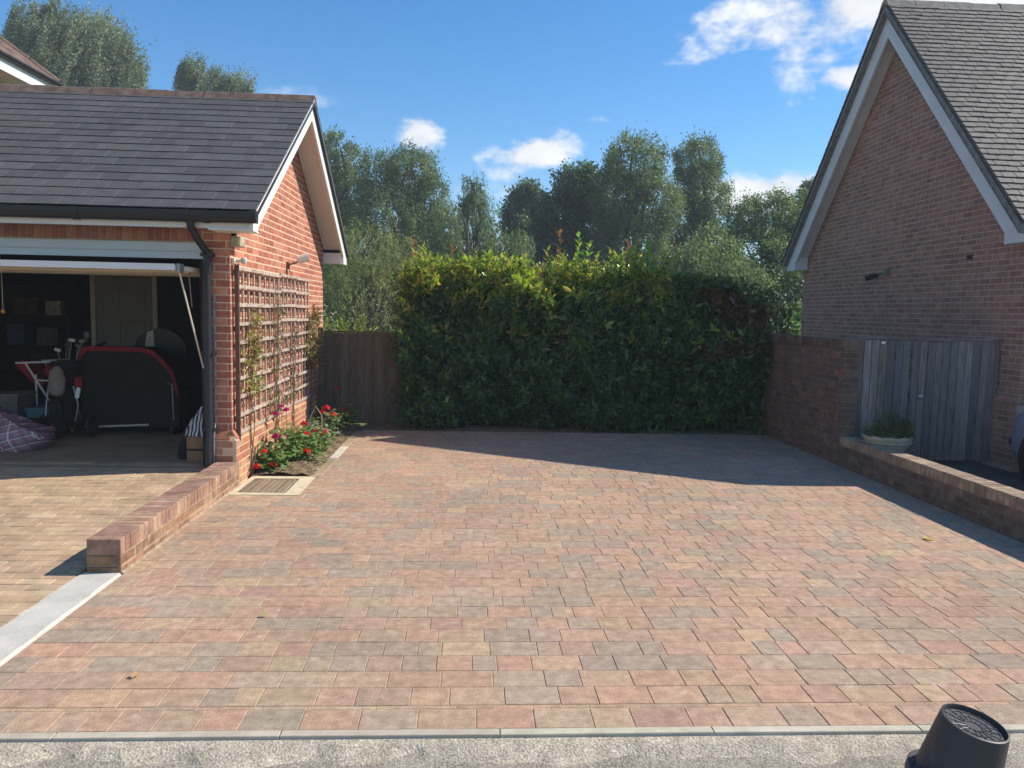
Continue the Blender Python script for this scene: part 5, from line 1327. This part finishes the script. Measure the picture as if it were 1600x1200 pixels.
for x in (-7.2, -5.98): MB().box(x, x + .03, 11.76, 12.19, FZ, FZ + 1.95).build('upright', dark_in, t)
for k, (x, z, w, h, c) in enumerate([(-6.3, .975, .3, .25, (90, 86, 90)), (-6.75, .975, .25, .3, (70, 84, 110)), (-6.2, 1.425, .22, .2, (150, 146, 140)), (-6.6, 1.425, .35, .24, (80, 60, 54)), (-6.35, .525, .4, .3, (60, 60, 70))]):
    q = thing('storage_box', ['small grey box on second garage shelf', 'blue box on second garage shelf', 'pale small box on third garage shelf', 'brown wide box on third garage shelf', 'dark large box on lowest garage shelf'][k], 'box', (x, 11.95, FZ + z))
    MB().cbox((x, 11.95, FZ + z + h / 2), (w, .3, h), bev=.006).build('box_body', material('box_card%d' % k, lin(*c), rough=.8), q); MB().cbox((x, 11.95, FZ + z + h + .006), (w + .02, .32, .012), bev=.003).build('lid', material('box_lid%d' % k, lin(*[min(255, v + 20) for v in c]), rough=.8), q)
t = thing('pull_cord', 'light pull cord with orange knob hanging in garage', 'pull cord', (-4.97, 8.5, 2.5))
MB().tube([(-4.985, 8.5, 2.56), (-4.98, 8.5, 1.68)], .003, 5).build('cord', upvc, t)
MB().lathe((-4.98, 8.5, 1.64), [(0, 0), (.016, .005), (.02, .02), (.013, .04), (0, .045)], 12, cap=False).build('knob', material('orange_knob', lin(236, 150, 60), rough=.5, bump=0), t, True)
t = thing('socket', 'small white wall socket at back of garage', 'socket', (-6.05, GY1 - .23, 1.35)); MB().cbox((-5.93, GY1 - .232, 1.28), (.09, .02, .09), bev=.004).build('face_plate', upvc, t); MB().cbox((-5.93, GY1 - .245, 1.28), (.02, .01, .03), bev=.002).build('switch', upvc_c, t)
# carton and striped bag by the jamb
t = thing('carton', 'brown cardboard carton just inside garage beside jamb', 'carton', (-2.78, 8.15, FZ))
MB().cbox((-2.80, 8.16, FZ + .13), (.24, .3, .26), np.array(Matrix.Rotation(.05, 3, 'Z')), bev=.004).build('carton_body', material('cardboard', lin(160, 116, 82), rough=.9, var=.12, vscale=10), t)
MB().cbox((-2.80, 8.005, FZ + .13), (.24, .003, .02), np.array(Matrix.Rotation(.05, 3, 'Z')), bev=.0005).build('tape_slot', dark_in, t)
def zebra():
    m = bpy.data.materials.new('swirl_cloth'); m.use_nodes = True; T = m.node_tree; N = T.nodes.new; L = T.links.new
    geo = N('ShaderNodeNewGeometry'); w = N('ShaderNodeTexWave'); w.inputs['Scale'].default_value = 7; w.inputs['Distortion'].default_value = 6; w.inputs['Detail'].default_value = 1; L(geo.outputs['Position'], w.inputs['Vector'])
    r = N('ShaderNodeValToRGB'); r.color_ramp.elements[0].position = .45; r.color_ramp.elements[0].color = (.015, .014, .02, 1); r.color_ramp.elements[1].position = .55; r.color_ramp.elements[1].color = (.6, .58, .6, 1); L(w.outputs['Fac'], r.inputs[0])
    b = T.nodes['Principled BSDF']; L(r.outputs[0], b.inputs['Base Color']); b.inputs['Roughness'].default_value = .7; return m
t = thing('patterned_bag', 'black and white swirl patterned bag on cardboard carton', 'bag', (-2.8, 8.15, FZ + .27))
V = []; nu, nv = 20, 8
for j in range(nv + 1):
    for i in range(nu):
        a = 2 * math.pi * i / nu; v = j / nv; w = (1 - .75 * v ** 1.6)
        V.append((-2.81 + .16 * math.cos(a) * w + .05 * v + .012 * math.sin(5 * a + 4 * v), 8.15 + .14 * math.sin(a) * w, FZ + .265 + .30 * v))
MB().add(V, [(j * nu + i, j * nu + (i + 1) % nu, (j + 1) * nu + (i + 1) % nu, (j + 1) * nu + i) for j in range(nv) for i in range(nu)] + [tuple(range(nv * nu, nv * nu + nu)), tuple(range(nu))[::-1]]).build('bag_body', zebra(), t, True)
MB().tube([(-2.78, 8.1, FZ + .54), (-2.72, 8.08, FZ + .66), (-2.70, 8.12, FZ + .54)], .008, 6).build('handle', cloth_blk, t)
t = thing('shoe_bag', 'small black bag slumped left of cardboard carton', 'bag', (-3.0, 8.25, FZ))
MB().lathe((-2.99, 8.22, FZ), [(.0, 0), (.10, 0), (.11, .05), (.09, .14), (.05, .2), (.02, .21)], 14, np.diag([.8, .9, 1])).build('bag_body', cloth_blk, t, True)
MB().tube([(-3.03, 8.2, FZ + .19), (-2.99, 8.18, FZ + .27), (-2.95, 8.2, FZ + .19)], .007, 6).build('handle', cloth_blk, t)

# ================================================================== bucket
t = thing('bucket', 'black plastic builder\'s bucket upside down on the tarmac', 'bucket', (1.85, 2.7, -0.04))
Rb = np.array(Matrix.Rotation(math.radians(9), 3, 'Y') @ Matrix.Rotation(math.radians(7), 3, 'X'))
bc = np.array([1.878, 2.70, -0.012])
bk = material('bucket_plastic', lin(60, 60, 62), rough=.5, var=.12, vscale=10, grain=.05, bump=.1, bscale=60, stain=(14, .55, .8, .25, lin(120, 112, 104)))
def bl(prof, nm, parent=t, n=40): return MB().lathe(bc, prof, n, Rb, cap=False).build(nm, bk, parent, True)
body = bl([(.150, .0), (.149, .004), (.118, .27), (.116, .282), (.110, .284), (.107, .278), (.106, .266), (.0, .266)], 'bucket_wall')
bl([(.150, .012), (.166, .012), (.170, .016), (.170, .034), (.166, .038), (.146, .038)], 'rim')
bl([(.168, .0), (.171, .0), (.171, .018), (.168, .018)], 'rim_lip')
def disc_pt(r, a, z): return tuple(bc + Rb @ np.array([r * math.cos(a), r * math.sin(a), z]))
rib_m = material('bucket_rib', lin(64, 64, 66), rough=.45, var=.1, bump=.05)
for k in range(16):
    a = 2 * math.pi * k / 16; MB().tube([disc_pt(.03, a, .267), disc_pt(.104, a, .267)], .0022, 5).build('base_rib', rib_m, body)
for r in (.03, .062, .09):
    MB().tube([disc_pt(r, 2 * math.pi * k / 32, .267) for k in range(33)], .0024, 5, cap=False).build('base_ring', rib_m, body)
for a in (math.radians(190), math.radians(10)):
    q = np.array([math.cos(a), math.sin(a), 0]); ct = bc + Rb @ (q * .168 + np.array([0, 0, .045]))
    MB().cbox(ct, (.03, .05, .07), Rb @ np.array(Matrix.Rotation(a, 3, 'Z')), bev=.008).build('handle_lug', bk, t)
MB().tube([disc_pt(.18, math.radians(190 + s * 180 / 14), .03 - .02 * math.sin(math.pi * s / 14)) for s in range(15)], .0035, 6).build('wire_handle', metal_g, t)

# ================================================================== planter
t = thing('planter', 'pale scalloped bowl planter behind end of low boundary wall', 'planter', (4.93, 8.55, -.03))
pm = material('pale_stone_pot', lin(176, 164, 142), rough=.85, var=.2, vscale=10, grain=.15, bump=.4, bscale=60)
V = []; nu = 40; prof_p = [(.12, 0), (.15, .03), (.13, .09), (.18, .2), (.245, .32), (.265, .37), (.28, .385), (.28, .41), (.262, .412), (.255, .385), (.2, .37), (0.01, .37)]
for r, z in prof_p:
    for i in range(nu):
        a = 2 * math.pi * i / nu; k = 1 + (.018 * math.cos(a * 10) if z > .3 else 0); V.append((4.86 + r * k * math.cos(a), 8.6 + r * .85 * k * math.sin(a), .02 + z + (.008 * math.cos(a * 10) if z > .38 else 0)))
MB().add(V, [(j * nu + i, j * nu + (i + 1) % nu, (j + 1) * nu + (i + 1) % nu, (j + 1) * nu + i) for j in range(len(prof_p) - 1) for i in range(nu)] + [tuple(range(nu))[::-1]]).build('pot', pm, t, True)
MB().tube([(4.86 + .27 * math.cos(a), 8.6 + .23 * math.sin(a), .36) for a in np.linspace(0, 2 * math.pi, 33)], .009, 6, cap=False).build('moulded_band', pm, t)
leafy_shrub('pot_plant', 'low dark bushy plant growing in pale bowl planter', 'plant', (4.89, 8.6, .50), (.29, .22, .2), 1900, [(84, 98, 52), (70, 84, 46), (98, 108, 60)], .035, clumps=80, base_z=.395, asp=.5)

# ================================================================== parked car, mostly outside the frame
def car(xl, yf):
    t = thing('parked_car', 'silver-blue car parked nose to house at right edge', 'car', (xl + .88, yf - 2.1, -.03))
    paint = material('silver_blue_paint', lin(150, 158, 178), rough=.3, metal=.35, var=.03, grain=0, bump=0, coat=.7)
    glass = material('car_glass', lin(30, 34, 40), rough=.08, var=0, grain=0, bump=0, spec=.6)
    xc = xl + .88
    # stations: distance behind nose, half width, sill z, shoulder z, bonnet centre z
    S = [(0.0, .40, .34, .58, .60), (.05, .60, .26, .66, .70), (.16, .74, .22, .74, .79), (.36, .83, .21, .80, .87), (.75, .87, .21, .86, .95), (1.25, .885, .21, .92, 1.0), (2.3, .89, .21, .95, 1.0), (3.3, .885, .21, .97, 1.0), (3.8, .86, .22, .96, 1.0), (4.1, .78, .28, .9, .95), (4.2, .62, .36, .8, .86)]
    V = []; F = []
    for (d, hw, z0, z1, zc) in S:
        sec = [(-hw * .86, z0), (-hw * .97, z0 + .06), (-hw, lerp(z0, z1, .45)), (-hw * .985, lerp(z0, z1, .8)), (-hw * .93, z1), (-hw * .78, lerp(z1, zc, .6)), (-hw * .4, zc)]
        sec = sec + [(-a, b) for a, b in sec[::-1]]
        V += [(xc + a, yf - d, -.03 + b) for a, b in sec]
    n = 14
    for j in range(len(S) - 1): F += [(j * n + i, j * n + (i + 1) % n, (j + 1) * n + (i + 1) % n, (j + 1) * n + i) for i in range(n)]
    F += [tuple(range(n)), tuple(range((len(S) - 1) * n, len(S) * n))[::-1]]
    b = MB().add(V, F).build('body', paint, t, True)
    sub = b.modifiers.new('smooth', 'SUBSURF'); sub.levels = 2; sub.render_levels = 2
    V = []; G = [(1.15, .74, .95, .96), (1.75, .70, .95, 1.36), (2.4, .68, .97, 1.46), (3.2, .66, .97, 1.42), (3.75, .64, .97, 1.22), (4.0, .62, .96, .98)]
    for d, hw, z0, z1 in G: V += [(xc + a, yf - d, -.03 + z) for a, z in ((-hw, z0), (-hw * .9, lerp(z0, z1, .7)), (-hw * .74, z1), (hw * .74, z1), (hw * .9, lerp(z0, z1, .7)), (hw, z0))]
    F = [(j * 6 + i, j * 6 + i + 1, (j + 1) * 6 + i + 1, (j + 1) * 6 + i) for j in range(len(G) - 1) for i in range(5)]
    MB().add(V, F).build('glazing', glass, t, True)
    MB().prism([(xc - .5, 1.335), (xc + .5, 1.335), (xc + .46, 1.445), (xc - .46, 1.445)], 'y', yf - 3.2, yf - 1.85).build('roof_panel', paint, t)
    for s in (-1, 1):
        for d in (.86, 3.35):
            c = (xc + s * .785, yf - d, .285)
            ry = np.array(Matrix.Rotation(math.pi / 2, 3, 'Y'))
            w = MB().lathe(c, [(.19, -.1), (.29, -.1), (.315, -.07), (.315, .07), (.29, .1), (.19, .1)], 28, ry, cap=False).build('wheel', material('tyre', lin(34, 34, 36), rough=.85, bump=.1), t, True)
            MB().lathe((c[0] + s * .06, c[1], c[2]), [(0, -.02), (.19, -.02), (.2, 0), (.19, .02), (0, .02)], 20, ry, cap=False).build('rim', metal_g, w, True)
            MB().prism([(c[1] + .36 * math.cos(a), c[2] + .36 * math.sin(a)) for a in np.linspace(0, 2 * math.pi, 25)[:-1]], 'x', c[0] + s * .02, c[0] + s * .092).build('wheel_arch', black_pl, t)
        MB().cbox((xc + s * .50, yf - .10, .62), (.24, .12, .1), np.array(Matrix.Rotation(s * -.45, 3, 'Z')), bev=.03).build('headlight', material('lamp_glass', lin(190, 196, 200), rough=.1, bump=0), t)
        MB().cbox((xc + s * .60, yf - .06, .38), (.18, .08, .07), np.array(Matrix.Rotation(s * -.5, 3, 'Z')), bev=.02).build('fog_lamp_recess', black_pl, t)
        MB().cbox((xc + s * .98, yf - 1.5, .98), (.18, .1, .12), bev=.03).build('door_mirror', paint, t)
    MB().cbox((xc, yf - .02, .42), (.7, .06, .14), bev=.02).build('grille', black_pl, t)
car(6.17, 8.72)

# ================================================================== fallen leaves
def fallen(x, y, a, col, label, L_=.05):
    V, F, C = leaves(np.array([[x, y, .006]]), np.array([[math.cos(a), math.sin(a), .06]]), np.array([[.1, -.15, 1.]]), np.array([L_]), np.array([L_ * .5]), np.array([lin(*col)]), LEAF8)
    V[:, 2] += np.array([.0, .012, .014, .006, .002, .004, .0, .0])
    tag(link('fallen_leaf', np_mesh('fallen_leaf', V, F, C), None, leaf_m), label, 'leaf', 'fallen leaves on the paving')
fallen(-1.577, 3.576, 1.2, (176, 140, 96), 'curled tan fallen leaf on paving near road')
fallen(-1.181, 4.315, .3, (196, 186, 140), 'pale fallen leaf on paving left of centre')
fallen(3.78, 5.88, 2.8, (206, 190, 120), 'yellowish fallen leaf beside low wall shadow at right', .09)
fallen(3.70, 5.90, .6, (206, 196, 140), 'small pale leaf touching the yellowish one at right', .06)

# ================================================================== air: thin haze over far trees, also added to lift shade like lens veil
haze = MB().box(-152, 152, -62, 242, -1.2, 22).build('haze', None)
hm_ = bpy.data.materials.new('haze_veil'); hm_.use_nodes = True
hm_.node_tree.nodes.clear()
_o = hm_.node_tree.nodes.new('ShaderNodeOutputMaterial'); _v = hm_.node_tree.nodes.new('ShaderNodeVolumePrincipled')
_v.inputs['Color'].default_value = (0.86, 0.93, 1.0, 1); _v.inputs['Density'].default_value = 0.0015
hm_.node_tree.links.new(_v.outputs[0], _o.inputs['Volume'])
haze.data.materials.append(hm_)
tag(haze, kind='stuff')
